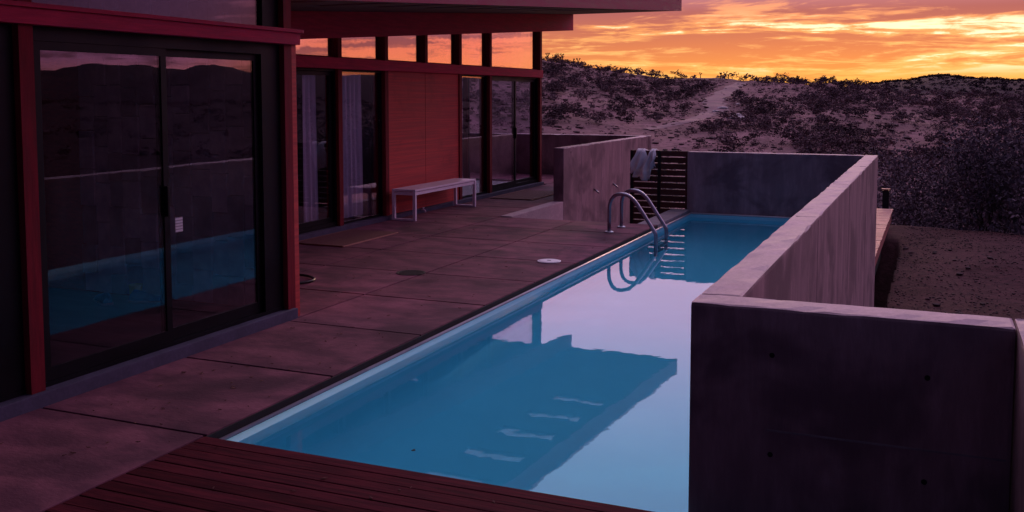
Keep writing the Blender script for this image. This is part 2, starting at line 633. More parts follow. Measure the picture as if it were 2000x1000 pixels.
FARH = [(-180, 0.0), (-20, 0.0), (-8, -.002), (-4.87, 0.0020), (-3.82, 0.0078), (-3.3, 0.0099), (-2.27, 0.0122), (-1.38, 0.0126), (-0.75, 0.0154), (-0.13, 0.0171), (0.49, 0.0171),
        (1.23, 0.0152), (1.96, 0.0141), (2.92, 0.0140), (3.51, 0.0121), (4.09, 0.0125), (8, .014), (14, .010), (24.65, 0.0168), (25.09, 0.0143), (25.82, 0.0178),
        (30.47, 0.0208), (31.77, 0.0182), (32.63, 0.0217), (37.06, 0.0223), (37.94, 0.0261), (39.03, 0.0284), (40.1, 0.0278), (40.64, 0.0233), (41.58, 0.0193),
        (41.97, 0.0207), (42.76, 0.0192), (43.8, 0.0148), (45.32, 0.0170), (46.56, 0.0163), (47.54, 0.0185), (48.37, 0.0253), (52, .03), (60, .02), (90, .015), (180, 0.0)]
MTN = [(-180, .01), (0, .004), (15, .010), (28, .012), (36, .018), (41.97, 0.0237), (42.75, 0.0250), (43.39, 0.0273), (44.29, 0.0271), (45.3, 0.0283), (46.3, 0.0272),
       (46.92, 0.0257), (47.29, 0.0223), (48.38, 0.0217), (52, .02), (60, .016), (120, .01), (180, .01)]


def tab(t, az):
    return np.interp(az, [a for a, _ in t], [b for _, b in t])


RIDGE_R = 205.0
FAR_R = 620.0


def terrain(x, y):
    x = np.asarray(x, float)
    y = np.asarray(y, float)
    r = np.hypot(x, y)
    az = np.degrees(np.arctan2(x, y))
    rr = RIDGE_R + 10 * np.sin(az * .35)
    # yard, falling off past its crest
    crest = 24.2 + .15 * np.sin(x * 1.3) - .35 * np.clip(x, 0, 30)
    yard = -1.3 + .05 * fbm(x * .8, y * .8, 3) * 2 + .22 * np.exp(-((x - 1.6) / 1.6) ** 2 - ((y - 20.5) / 2.4) ** 2)
    drop = sstep(y + .2 * x, crest, crest + 14)
    side = sstep(np.abs(x), 9, 40) * (1 - sstep(y, 10, 26))
    z = yard - 3.6 * np.maximum(drop, side)
    z = z + 1.0 * fbm(x * .06, y * .06, 11) * sstep(r, 30, 60)
    # brushy hill
    zr = CAM_H + rr * tab(RIDGE, az)
    t = np.clip((r - 62) / (rr - 62), 0, 1)
    hill = (zr + 4.9) * (t ** 1.25)
    z = z + hill * (r <= rr)
    bump = 1.5 * fbm(x * .05, y * .05, 21, 6) * sstep(r, 60, 95) * (1 - sstep(r, rr - 45, rr - 4))
    z = z + bump
    back = zr - (zr + 9) * sstep(r, rr, rr + 170)
    z = np.where(r > rr, back, z)
    # far dark hill
    jag = (az > 14) & (az < 70)
    zf = CAM_H + FAR_R * (tab(FARH, az) + np.where(jag, .0045 * fbm(az * .9, az * 0 + 3.3, 71, 5), 0))
    tf = sstep(r, 330, FAR_R)
    far = -9 + (zf + 9) * tf
    z = np.where((r > 330) & (r <= FAR_R), np.maximum(far, np.where(r < rr + 170, back, -9)), z)
    z = np.where(r > FAR_R, zf - (zf + 14) * sstep(r, FAR_R, 1300), z)
    # mountains on the horizon
    zm = CAM_H + 3200 * (tab(MTN, az) + np.where(jag, .006 * fbm(az * .7, az * 0 + 9.1, 81, 5), 0))
    tm = sstep(r, 1500, 3200)
    z = np.where(r > 1500, np.maximum(-14 + (zm + 14) * tm, -14), z)
    # keep clear below house and pool
    inside = (x < -0.6) & (x > -13.5) & (y > -3) & (y < 21.5)
    z = np.where(inside, -2.4, z)
    return z


def terrain_mesh():
    az = np.concatenate([np.arange(-180, -36, 3.0), np.arange(-36, 8, .14), np.arange(8, 56, .5), np.arange(56, 180.01, 3.0)])
    rad = [1.0, 3, 6, 9, 11, 12, 13]
    r = 13.0
    while r < 60:
        r *= 1.035
        rad.append(r)
    while r < 235:
        r += 1.9 + r * .004
        rad.append(r)
    while r < 3300:
        r *= 1.045
        rad.append(r)
    rad += [3600, 4200, 5200, 7000]
    rad = np.array(rad)
    A, RR = np.meshgrid(np.radians(az), rad)
    X, Y = RR * np.sin(A), RR * np.cos(A)
    Z = terrain(X, Y)
    Z = np.where(RR > 3250, -14, Z)
    nr, na = RR.shape
    vs = np.stack([X.ravel(), Y.ravel(), Z.ravel()], 1)
    idx = np.arange(nr * na).reshape(nr, na)
    q_ = np.stack([idx[:-1, :-1], idx[:-1, 1:], idx[1:, 1:], idx[1:, :-1]], -1).reshape(-1, 4)[:, ::-1]
    me = bpy.data.meshes.new('ground')
    me.from_pydata(vs.tolist(), [], q_.tolist())
    for p in me.polygons:
        p.use_smooth = True
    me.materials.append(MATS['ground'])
    o = bpy.data.objects.new('ground', me)
    COL.objects.link(o)
    tag(o, kind='structure')


terrain_mesh()


def on_terrain(px, py, rmin=30., rmax=900.):
    dd = ray(px, py)
    s = 1 / math.hypot(dd[0], dd[1])
    rs = np.arange(rmin, rmax, .25)
    X, Y, Zr = dd[0] * s * rs, dd[1] * s * rs, CAM_H + dd[2] * s * rs
    hit = np.nonzero(terrain(X, Y) >= Zr)[0]
    if len(hit) == 0:
        return None
    i = hit[0]
    return float(X[i]), float(Y[i]), float(terrain(X[i], Y[i]))


# dirt path climbing the hill
def dirt_path():
    pix = [(1452, 162), (1438, 168), (1423, 176), (1409, 185), (1396, 194), (1394, 201), (1399, 207), (1404, 213), (1392, 221), (1370, 230), (1340, 239), (1300, 247), (1255, 254)]
    wid = [.9, 1.1, 1.3, 1.5, 1.6, 1.6, 1.6, 1.5, 1.4, 1.2, 1.0, .8, .4]
    P = [on_terrain(*p, rmin=60) for p in pix]
    P = [p for p in P if p]
    vs, fs = [], []
    pts, ws = [], []
    for i in range(len(P) - 1):
        for k in range(8):
            t = k / 8
            pts.append([P[i][j] * (1 - t) + P[i + 1][j] * t for j in (0, 1)])
            ws.append(wid[i] * (1 - t) + wid[i + 1] * t)
    n = len(pts)
    C = 5
    for i in range(n):
        a, b = np.array(pts[max(0, i - 2)]), np.array(pts[min(n - 1, i + 2)])
        tg = (b - a) / (np.linalg.norm(b - a) + 1e-6)
        # run level across the slope: spread mostly sideways
        nrm = np.array([-tg[1], tg[0]])
        for c in range(C):
            off = (c / (C - 1) - .5) * 2 * ws[i] * (1 + .25 * math.sin(i * .7 + c))
            x, y = pts[i][0] + nrm[0] * off, pts[i][1] + nrm[1] * off
            vs.append((x, y, float(terrain(x, y)) + .10 - .06 * abs(c - 2) / 2))
    for i in range(n - 1):
        for c in range(C - 1):
            fs.append((i * C + c, i * C + c + 1, (i + 1) * C + c + 1, (i + 1) * C + c))
    o = MB().add(vs, fs).build('dirt_path', 'dirt_path', smooth=True)
    tag(o, kind='structure')
    return pts


PATH_PTS = dirt_path()

# ------------------------------------------------------------------ pool
PX0, PX1, PY0, PY1 = -3.41, -0.928, 3.985, 14.99
WATER_Z = -0.117
b = MB()
D = -1.25
b.add([(PX0, PY0, D), (PX1, PY0, D), (PX1, PY1, D), (PX0, PY1, D), (PX0, PY0, -.06), (PX1, PY0, -.06), (PX1, PY1, -.06), (PX0, PY1, -.06)],
      [(0, 1, 2, 3), (0, 4, 5, 1), (1, 5, 6, 2), (2, 6, 7, 3), (3, 7, 4, 0)])
basin = tag(b.build('pool_basin', 'liner'), kind='structure')
_bm = bmesh.new()
_bm.from_mesh(basin.data)
bmesh.ops.bevel(_bm, geom=[e for e in _bm.edges if all(abs(v.co.z) < 1e-4 for v in e.verts)], offset=.45, segments=8, profile=.5, affect='EDGES')
_bm.to_mesh(basin.data)
_bm.free()
for _f in basin.data.polygons:
    _f.use_smooth = True
MB().tube([(PX0 + .012, PY0 + .01, -.055), (PX0 + .012, PY1 - .01, -.055)], .012, 8).build('liner_bead', 'bead', basin, smooth=True)
MB().tube([(PX0 + .02, PY1 - .012, -.055), (PX1 - .02, PY1 - .012, -.055)], .012, 8).build('liner_bead', 'bead', basin, smooth=True)
tag(MB().add([(PX0, PY0, WATER_Z), (PX1, PY0, WATER_Z), (PX1, PY1, WATER_Z), (PX0, PY1, WATER_Z)], [(0, 1, 2, 3)]).build('pool_water', 'water'), kind='structure')

# ------------------------------------------------------------------ patio of stained concrete slabs
patio = tag(empty('patio', (-4.5, 8, 0)), kind='structure')
box('slab_base', 'slab_base', patio, -4.62, -3.415, -3.0, 6.3, -.5, -.022)
box('slab_base', 'slab_base', patio, -7.2, -3.415, 6.3, 13.035, -.5, -.022)
box('slab_base', 'slab_base', patio, -7.2, -5.735, 13.035, 20.44, -.5, -.022)
box('slab_base', 'slab_base', patio, -12.0, -7.2, 18.2, 20.44, -.5, -.022)
rows = [-2.98, -1.85, -.68, .49, 1.66, 2.83, 4.0, 5.17, 6.335, 7.45, 8.58, 9.72, 10.9, 12.05, 13.035]
rows_l = rows + [14.2, 15.4, 16.55, 17.72, 18.9, 20.44]
G = .009


def slab(x0, x1, y0, y1):
    MB().box(x0 + G, x1 - G, y0 + G, y1 - G, -.05, random.uniform(-.001, .001)).build('slab', 'slab', patio, bevel=.005)


for i in range(len(rows) - 1):
    slab(-4.58, -3.41 if rows[i] >= 3.9 else -3.415, rows[i], rows[i + 1])
for i in range(len(rows_l) - 1):
    if rows_l[i] >= 6.3:
        slab(-7.0, -5.74, rows_l[i], rows_l[i + 1])
        if rows_l[i] < 13:
            slab(-5.74, -4.58, rows_l[i], rows_l[i + 1])
for k in range(4):
    slab(-12.0 + k * 1.25, -12.0 + (k + 1) * 1.25, 18.25, 19.4)
    slab(-12.0 + k * 1.25, -12.0 + (k + 1) * 1.25, 19.4, 20.44)
# dark-coloured coping drop along the pool, cracked edge bead
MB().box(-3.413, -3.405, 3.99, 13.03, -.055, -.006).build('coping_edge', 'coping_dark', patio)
# sunken passage floor
box('passage_floor', 'slab', patio, -5.54, -3.72, 13.04, 18.9, -1.2, -.9)

# timber decking at the pool's near end
deck = tag(empty('decking', (-1.6, 2, 0)), kind='structure')
box('joist_base', 'deck_under', deck, -3.40, 2.4, -3, 3.97, -.3, -.045)
y = 3.982
k = 0
while y > -2.8:
    wdt = .0855
    MB().box(-3.41, (.298 if y < 4.2 else 1.0), y - wdt, y, -.04, random.uniform(-.0015, .0015)).build('board', 'deck_board', deck, bevel=.004)
    y -= .0915
    k += 1
box('edge_face', 'deck_board', deck, -3.40, -.93, 3.972, 3.9835, -.13, -.045)

# ------------------------------------------------------------------ concrete walls
WT = .885


def wall(name, label, bx, bevel=.014):
    o = empty(name, ((bx[0] + bx[1]) / 2, (bx[2] + bx[3]) / 2, bx[4]))
    tag(o, label, 'wall')
    wb_ = box('wall_body', 'wall_concrete', o, *bx, bevel=bevel)
    _b = bmesh.new()
    _b.from_mesh(wb_.data)
    for _ in range(6):
        lg = [e for e in _b.edges if e.calc_length() > .11]
        if not lg or len(_b.verts) > 9000:
            break
        bmesh.ops.subdivide_edges(_b, edges=lg, cuts=1, use_grid_fill=True)
    for v_ in _b.verts:
        sharp = [e for e in v_.link_edges if len(e.link_faces) == 2 and e.calc_face_angle(0) > .12]
        if sharp and v_.co.z > .5:
            k_ = max(0, random.gauss(0, 1)) * .0055
            v_.co.z -= k_
    _b.to_mesh(wb_.data)
    _b.free()
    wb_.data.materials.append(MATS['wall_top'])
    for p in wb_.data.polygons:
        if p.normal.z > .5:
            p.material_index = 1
    return o


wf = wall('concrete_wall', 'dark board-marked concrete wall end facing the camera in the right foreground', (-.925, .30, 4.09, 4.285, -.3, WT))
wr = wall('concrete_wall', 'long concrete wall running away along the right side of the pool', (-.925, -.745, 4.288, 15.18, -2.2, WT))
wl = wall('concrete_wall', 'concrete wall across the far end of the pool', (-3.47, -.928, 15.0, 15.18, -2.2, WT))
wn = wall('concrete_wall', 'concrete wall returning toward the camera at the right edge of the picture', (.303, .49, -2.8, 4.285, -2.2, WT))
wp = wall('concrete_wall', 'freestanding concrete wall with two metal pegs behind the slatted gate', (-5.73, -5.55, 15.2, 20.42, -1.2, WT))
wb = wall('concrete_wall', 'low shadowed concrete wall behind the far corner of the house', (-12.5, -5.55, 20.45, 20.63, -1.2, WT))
box('footing', 'wall_concrete', wf, -.74, .30, 4.10, 4.28, -2.2, -.303)
# tie holes and pour joints
for X_, Z_ in ((-.586, .69), (.0, .662), (-.586, .275), (.0, .25)):
    MB().tube([(X_, 4.0905, Z_), (X_, 4.0885, Z_)], .011, 12).build('tie_hole', 'tie_hole', wf)
for a in ((-.735, 4.083), ):
    pass
box('pour_joint', 'coping_concrete', wf, -.60, .28, 4.0875, 4.0895, .372, .380)
for Y_ in (7.3, 10.1, 12.7):
    box('pour_joint', 'tie_hole', wr, -.746, -.7438, Y_, Y_ + .006, -.9, WT - .02)
    box('top_joint', 'tie_hole', wr, -.90, -.76, Y_, Y_ + .004, WT - .002, WT + .0008)
for Y_, Z_ in ((16.77, .045), (17.9, .05)):
    MB().tube([(-5.552, Y_, Z_ + .035), (-5.45, Y_ - .01, Z_ - .03)], .016, 10).build('peg', 'steel', wp, smooth=True)
for Y_ in (16.1, 17.2, 18.3):
    box('pour_joint', 'coping_concrete', wp, -5.5515, -5.549, Y_, Y_ + .012, -.9, WT - .02)
for Y_, Z_ in ((15.55, .8),):
    MB().tube([(-5.5515, Y_, Z_), (-5.5485, Y_, Z_)], .014, 12).build('tie_hole', 'tie_hole', wp)
cb = MB().box(-5.73, -5.55, 13.045, 15.196, -1.2, .012).build('concrete_kerb', 'wall_top', bevel=.01)
tag(cb, 'pale concrete kerb running from the patio to the freestanding wall', 'kerb')
pc = MB().box(-3.70, -3.413, 13.045, 14.995, -1.25, .0).build('pool_coping', 'coping_concrete', bevel=.008)
tag(pc, 'bare grey concrete pool edge between the ladder and the far wall', 'pool edge')

# ------------------------------------------------------------------ the house
house = tag(empty('house', (-8, 8, 0)), 'low modern house with red timber frame, dark glazing and deep sloping roof', 'house')
HX = -4.60                        # near wing facade
GX = HX - .07
BX = -7.05                        # recessed wing facade
BGX = BX - .08

# near wing -------------------------------------------------------
box('plinth', 'kerb_concrete', house, HX + .03, HX - .18, -2.8, 6.45, -.3, .078, bevel=.006)
for y0 in (-.72, 1.63, 3.965, 6.365):
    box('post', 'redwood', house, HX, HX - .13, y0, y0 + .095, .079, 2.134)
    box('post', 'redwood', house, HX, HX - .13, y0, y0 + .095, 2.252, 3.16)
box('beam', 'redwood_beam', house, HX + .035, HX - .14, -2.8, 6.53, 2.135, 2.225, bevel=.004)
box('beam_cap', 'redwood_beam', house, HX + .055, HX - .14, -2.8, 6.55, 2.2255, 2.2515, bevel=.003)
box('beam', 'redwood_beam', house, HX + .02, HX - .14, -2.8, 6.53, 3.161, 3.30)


def frame_rect(mb, x0, x1, y0, y1, z0, z1, t):
    mb.box(x0, x1, y0, y0 + t, z0, z1)
    mb.box(x0, x1, y1 - t, y1, z0, z1)
    mb.box(x0, x1, y0 + t, y1 - t, z0, z0 + t)
    mb.box(x0, x1, y0 + t, y1 - t, z1 - t, z1)
    return mb


def pane(par, x, y0, y1, z0, z1, name='pane'):
    return MB().box(x - .004, x + .004, y0, y1, z0, z1).build(name, 'glass', par)


def slider_near(y0, y1, mid, right):
    d_ = box('sliding_door', 'frame_dark', house, GX + .03, GX - .05, y0, y1, .079, .105)
    m = MB()
    m.box(GX + .025, GX - .045, y0, y1, 2.052, 2.134)
    m.box(GX + .025, GX - .045, y0, y0 + .035, .105, 2.052)
    m.box(GX + .025, GX - .045, right, y1, .105, 2.052)
    m.build('door_frame', 'frame_dark', d_)
    m = MB()
    frame_rect(m, GX - .002, GX + .02, y0 + .036, mid + .025, .106, 2.051, .05)
    m.box(GX - .002, GX + .02, y0 + .086, mid - .025, .156, .185)
    m.build('sash', 'frame_dark', d_)
    m = MB()
    frame_rect(m, GX - .035, GX - .008, mid - .025, right - .001, .106, 2.051, .05)
    m.box(GX - .035, GX - .008, mid + .025, right - .05, .156, .185)
    m.build('sash', 'frame_dark', d_)
    pane(d_, GX + .009, y0 + .086, mid - .025, .185, 2.001)
    pane(d_, GX - .02, mid + .025, right - .051, .185, 2.001)
    m = MB()
    m.box(GX + .02, GX + .045, mid - .02, mid + .0, .95, 1.15)
    m.build('handle', 'frame_dark', d_, bevel=.004)


slider_near(4.062, 6.364, 5.12, 6.14)
slider_near(1.727, 3.963, 2.80, 3.80)
slider_near(-.62, 1.628, .45, 1.45)


def top_window(y0, y1, g1):
    f_ = box('upper_window', 'frame_dark', house, GX + .02, GX - .04, g1, y1, 2.253, 3.159)
    m = MB()
    m.box(GX + .02, GX - .04, y0, g1 - .001, 3.12, 3.159)
    m.box(GX + .02, GX - .04, y0, g1 - .001, 2.253, 2.262)
    m.build('window_frame', 'frame_dark', f_)
    pane(f_, GX - .01, y0, g1 - .001, 2.262, 3.119)


top_window(4.062, 6.364, 6.17)
top_window(1.727, 3.963, 3.86)
top_window(-.62, 1.628, 1.5)
# near wing shell
box('floor', 'interior_floor', house, HX - .182, -11.5, -2.7, 6.34, .02, .07)
box('back_wall', 'interior', house, -11.5, -11.7, -2.8, 6.6, 0, 3.3)
box('end_wall', 'interior', house, HX - .14, -11.5, -2.8, -2.7, 0, 3.3)
box('end_wall', 'wood_panel', house, HX - .002, -11.5, 6.461, 6.52, .0, 2.134)
box('end_wall', 'wood_panel', house, HX - .142, -11.5, 6.462, 6.52, 2.134, 3.3)
box('roof', 'soffit', house, -2.95, -12.2, -3.2, 6.60, 3.302, 3.50)  # unseen eave carried out past the pool edge to darken the near paving
box('added_shade_canopy', 'soffit', house, -2.95, -4.60, 6.601, 8.0, 3.302, 3.42)  # invented cover above the frame, added to shade the paving below
pr_ = box('added_shade_roof', 'soffit', house, 1.1, -2.949, 1.0, 3.7, 3.32, 3.48)  # invented roof over the viewer, added to shade decking and front wall
for x0 in (.95, -3.2):
    box('added_shade_post', 'redwood', pr_, x0, x0 + .11, 1.05, 1.16, .0, 3.319)  # out-of-view supports for the added shading roof
# interior wall of stacked stone blocks seen through the glass
iw = box('block_wall', 'pad', house, -4.80, -6.62, 6.40, 6.455, .07, 3.2)
x = -4.80
while x > -6.6:
    wd = random.uniform(.15, .20)
    z = .07 + random.uniform(-.15, 0)
    while z < 2.9:
        h = random.uniform(.22, .34)
        z0, z1 = max(.072, z + .006), min(3.1, z + h)
        if z1 - z0 > .05:
            dp = random.uniform(.0, .03)
            MB().box(x - wd + .006, x, 6.36 - dp, 6.40, z0, z1).build('block', 'block', iw, bevel=.008)
        z += h
    x -= wd
box('chimney_wall', 'interior', house, -8.6, -8.75, .5, 6.3, .07, 3.2)

# recessed wing ----------------------------------------------------
SL = .0693
zb_f = lambda y: 2.406 + SL * (y - 9.96)            # underside of fascia beam
zt_f = lambda y: zb_f(y) + .333
roof_u = lambda y: zt_f(y) + .002
box('plinth', 'kerb_concrete', house, BX + .05, BX - .25, 6.525, 18.06, -.3, .055, bevel=.006)
posts = [7.37, 8.55, 9.725, 10.90, 12.08, 13.26, 14.43, 15.61]
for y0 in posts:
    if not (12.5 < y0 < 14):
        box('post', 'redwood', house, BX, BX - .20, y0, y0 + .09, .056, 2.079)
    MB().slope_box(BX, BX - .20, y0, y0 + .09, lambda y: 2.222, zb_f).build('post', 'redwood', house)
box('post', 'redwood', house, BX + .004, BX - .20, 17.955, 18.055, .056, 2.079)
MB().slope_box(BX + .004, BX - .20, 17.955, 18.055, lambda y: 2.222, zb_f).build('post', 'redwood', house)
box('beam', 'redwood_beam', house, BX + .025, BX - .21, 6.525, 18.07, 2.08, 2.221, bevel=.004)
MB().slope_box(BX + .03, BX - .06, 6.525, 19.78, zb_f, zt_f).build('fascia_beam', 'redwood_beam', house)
MB().slope_box(BX - .061, BX - .25, 6.525, 18.05, lambda y: zb_f(y) + .003, zt_f).build('lintel', 'interior', house)
# clerestory windows
allp = [6.52] + posts + [17.955]
for i in range(len(allp) - 1):
    y0, y1 = allp[i] + (.09 if i else .0) + .001, allp[i + 1] - .001
    if y1 - y0 < .3:
        continue
    m = MB()
    m.box(BGX + .02, BGX - .02, y0, y0 + .02, 2.222, zb_f(y0) - .002)
    m.box(BGX + .02, BGX - .02, y1 - .02, y1, 2.222, zb_f(y1) - .002)
    m.box(BGX + .02, BGX - .02, y0 + .02, y1 - .02, 2.222, 2.240)
    cw = m.build('clerestory_window', 'redwood', house)
    MB().slope_box(BGX - .004, BGX + .004, y0 + .02, y1 - .02, lambda y: 2.240, lambda y: zb_f(y) + .002).build('pane', 'glass_coated', cw)
# lower bays
def slider_back(y0, y1, mid):
    d_ = box('sliding_door', 'frame_dark', house, BGX + .04, BGX - .05, y0, y1, .056, .085)
    m = MB()
    frame_rect(m, BGX + .035, BGX - .045, y0, y1, .0855, 2.079, .03)
    m.build('door_frame', 'frame_dark', d_)
    m = MB()
    frame_rect(m, BGX + .005, BGX + .03, y0 + .031, mid + .03, .116, 2.048, .055)
    m.build('sash', 'frame_dark', d_)
    m = MB()
    frame_rect(m, BGX - .035, BGX - .005, mid - .03, y1 - .031, .116, 2.048, .055)
    m.build('sash', 'frame_dark', d_)
    pane(d_, BGX + .017, y0 + .087, mid - .026, .172, 1.992)
    pane(d_, BGX - .02, mid + .026, y1 - .087, .172, 1.992)
    MB().box(BGX + .03, BGX + .055, mid - .02, mid + .01, .95, 1.15).build('handle', 'frame_dark', d_, bevel=.004)


def fixed(y0, y1):
    m = MB()
    frame_rect(m, BGX + .02, BGX - .03, y0, y1, .056, 2.079, .028)
    f_ = m.build('fixed_window', 'frame_dark', house)
    pane(f_, BGX - .005, y0 + .029, y1 - .029, .085, 2.05)


slider_back(8.641, 10.899, 9.93)
fixed(7.461, 8.549)
fixed(6.53, 7.369)
fixed(10.991, 12.079)
fixed(14.521, 15.609)
slider_back(15.701, 17.954, 16.86)
for a, c in ((12.171, 13.292), (13.300, 14.429)):
    zz = .057
    n_ = 6
    hh = (2.079 - .057) / n_
    box('wall_panel', 'wood_panel', house, BX - .02, BX - .10, a, c, .057, 2.079, bevel=.003)
box('panel_backing', 'interior', house, BX - .101, BX - .2, 12.171, 14.429, .057, 2.079)
# far end wall: glazed corner
EY = 18.0
box('sill_beam', 'redwood_beam', house, BX - .201, -11.5, 17.96, 18.05, 2.08, 2.221)
box('plinth', 'kerb_concrete', house, BX - .251, -11.5, 17.9, 18.06, -.3, .055)
for x0 in (-8.6, -10.0):
    box('post', 'redwood', house, x0, x0 - .09, 17.96, 18.05, .056, 2.079)
    MB().slope_box(x0, x0 - .09, 17.96, 18.05, lambda y: 2.222, zb_f).build('post', 'redwood', house)
for x0, x1 in ((-7.252, -8.599), (-8.691, -9.999), (-10.091, -11.49)):
    for z0, z1 in ((.058, 2.078), (2.223, zb_f(18.0))):
        m = MB()
        xa, xb = min(x0, x1), max(x0, x1)
        m.box(xa, xb, 17.98, 18.02, z0, z0 + .02)
        m.box(xa, xa + .02, 17.98, 18.02, z0 + .02, z1)
        m.box(xb - .02, xb, 17.98, 18.02, z0 + .02, z1)
        f_ = m.build('end_window', 'frame_dark', house)
        MB().box(xa + .02, xb - .02, 17.996, 18.004, z0 + .02, z1).build('pane', 'glass', f_)
# shell
box('floor', 'interior_floor', house, BX - .252, -11.5, 6.53, 17.89, -.02, .05)
box('back_wall', 'interior', house, -11.5, -11.7, 6.61, 18.05, 0, 2.5)
box('partition', 'interior', house, BX - .26, -11.49, 14.44, 14.52, .05, 2.69)
box('partition', 'interior', house, BX - .26, -11.49, 12.09, 12.15, .05, 2.5)
# roof with thin overhang pierced by slots
RX1, RY0, RY1 = -4.75, 6.62, 19.85
SLOT_X = (-5.85, -4.95)
slots = [(9.72 + 1.165 * k - .17, 9.72 + 1.165 * k + .17) for k in range(-2, 6)]
m = MB()
zu = lambda y: roof_u(y)
zo = lambda y: roof_u(y) + .05
m.slope_box(-12.2, SLOT_X[0], RY0, RY1, zu, zo)
m.slope_box(SLOT_X[1], RX1 - .04, RY0, RY1, zu, zo)
yy = RY0
for a, c in slots:
    m.slope_box(SLOT_X[0], SLOT_X[1], yy, a, zu, zo)
    yy = c
m.slope_box(SLOT_X[0], SLOT_X[1], yy, RY1, zu, zo)
roof = m.build('roof', 'soffit', house)
for a, c in slots:
    MB().slope_box(SLOT_X[0], SLOT_X[1], a, c, lambda y: zu(y) + .012, lambda y: zu(y) + .02).build('skylight', 'skylight', roof)
m = MB().slope_box(-12.2, BX + .2, RY0 + .05, RY1 - .05, zo, lambda y: zo(y) + .2)
m.build('roof_deck', 'soffit', roof)
MB().slope_box(RX1 - .04, RX1, RY0, RY1, lambda y: zu(y) - .004, lambda y: zu(y) + .26).build('fascia', 'fascia', roof)
MB().slope_box(-12.2, RX1 - .041, RY1 - .03, RY1 + .01, lambda y: roof_u(RY1) + .052, lambda y: roof_u(RY1) + .26).build('fascia', 'fascia', roof)
MB().slope_box(RX1 - .06, RX1 + .012, RY0, RY1 + .02, lambda y: zu(y) + .262, lambda y: zu(y) + .30).build('gravel_stop', 'flashing', roof)

# ------------------------------------------------------------------ curtains inside
def curtain(label, x, y0, y1, z0, z1, n, amp, seed):
    rs = random.Random(seed)
    vs, fs = [], []
    NU, NV = n * 8, 6
    for j in range(NV + 1):
        for i in range(NU + 1):
            u = i / NU
            v = j / NV
            ph = u * n * 2 * math.pi + .5 * math.sin(u * 9 + seed)
            a = amp * (.6 + .4 * v)
            vs.append((x + a * math.sin(ph) + .01 * math.sin(3 * ph + v * 3), y0 + (y1 - y0) * u + a * .3 * math.cos(ph * 2), z0 + (z1 - z0) * (1 - v)))
    for j in range(NV):
        for i in range(NU):
            a = j * (NU + 1) + i
            fs.append((a, a + 1, a + NU + 2, a + NU + 1))
    o = MB().add(vs, fs).build('curtain', 'curtain', smooth=True)
    tag(o, label, 'curtain')


curtain('sheer white curtain behind the window left of the red panels', BX - .25, 11.16, 11.86, .09, 2.03, 6, .035, 1)
curtain('narrow pale curtain behind the left part of the far sliding door', BX - .25, 9.98, 10.30, .09, 2.0, 3, .035, 4)
curtain('pale curtain bunched at the right part of the far sliding door', BX - .25, 10.44, 10.78, .09, 2.0, 3, .03, 8)

# ------------------------------------------------------------------ bench
bench = tag(empty('bench', (-6.775, 13.07, 0)), 'white metal bench with square loop legs beside the red panels', 'bench')
bx0, bx1, by0, by1, bh = -6.96, -6.59, 12.08, 14.06, .438
T = .042
MB().box(bx0, bx1, by0, by1, bh - .028, bh).build('seat', 'white_paint', bench, bevel=.003)
for xx in (bx0 + .012, bx1 - .042):
    MB().box(xx, xx + .03, by0 + T, by1 - T, bh - .080, bh - .038).build('rail', 'white_paint', bench, bevel=.002)
for yy in (by0, by1 - T):
    for xx in (bx0, bx1 - T):
        MB().box(xx, xx + T, yy, yy + T, 0.001, bh - .0285).build('leg', 'white_paint', bench, bevel=.002)
    MB().box(bx0 + T, bx1 - T, yy, yy + T, .001, .028).build('foot_bar', 'white_paint', bench, bevel=.002)
    MB().box(bx0 + T, bx1 - T, yy + .003, yy + T - .003, bh - .08, bh - .0385).build('end_rail', 'white_paint', bench, bevel=.002)

# ------------------------------------------------------------------ door mats
def doormat(label, x0, x1, y0, y1):
    o = empty('doormat', ((x0 + x1) / 2, (y0 + y1) / 2, 0))
    tag(o, label, 'doormat')
    MB().box(x0 + .02, x1 - .02, y0, y1, .002, .016).build('fibre', 'mat_fibre', o)
    for xx in (x0, x1 - .0195):
        MB().box(xx, xx + .0195, y0, y1, .002, .014).build('edging', 'mat_edge', o)


doormat('brown coir doormat with pale edges in front of the far sliding door', -6.93, -6.22, 9.68, 10.95)
doormat('faded doormat on the slabs by the house corner', -6.90, -6.12, 15.25, 16.75)

# hose
pts = []
for k in range(40):
    a = -2.2 + k * .145
    pts.append((-5.62 + .30 * math.cos(a) * (1 + .05 * math.sin(3 * a)), 7.68 + .26 * math.sin(a), .018 + (.02 if k > 34 else 0)))
pts += [(-5.95, 7.2, .02), (-6.2, 6.9, .02), (-6.4, 6.7, .02)]
tag(MB().tube(pts, .013, 8).build('garden_hose', 'hose', smooth=True), 'black garden hose looped on the slabs behind the house corner', 'hose')

# drain and skimmer lid
dr = tag(empty('floor_drain', (-4.71, 8.535, 0)), 'round dark iron drain cover set in the patio', 'drain cover')
MB().lathe([(.145, .0015), (.145, .006), (.125, .006), (.12, .0025)], (-4.71, 8.535, 0), 36).build('ring', 'iron', dr)
for k in range(-5, 6):
    hw = math.sqrt(max(.0, .118 ** 2 - (k * .02) ** 2))
    MB().box(-4.71 + k * .02 - .005, -4.71 + k * .02 + .005, 8.535 - hw, 8.535 + hw, .003, .0065).build('bar', 'iron', dr)
lid = tag(empty('skimmer_lid', (-3.70, 9.70, 0)), 'round white skimmer lid in the patio beside the pool', 'lid')
MB().lathe([(.125, .0015), (.125, .008), (.118, .010), (.110, .010), (.108, .007)], (-3.70, 9.70, 0), 40).build('rim', 'lid', lid)
MB().lathe([(.105, .0075), (.105, .011), (.1, .0125), (.0, .0125)][:3], (-3.70, 9.70, 0), 40).build('cover', 'lid', lid)
MB().box(-3.72, -3.68, 9.69, 9.71, .0127, .0145).build('finger_grip', 'iron', lid)

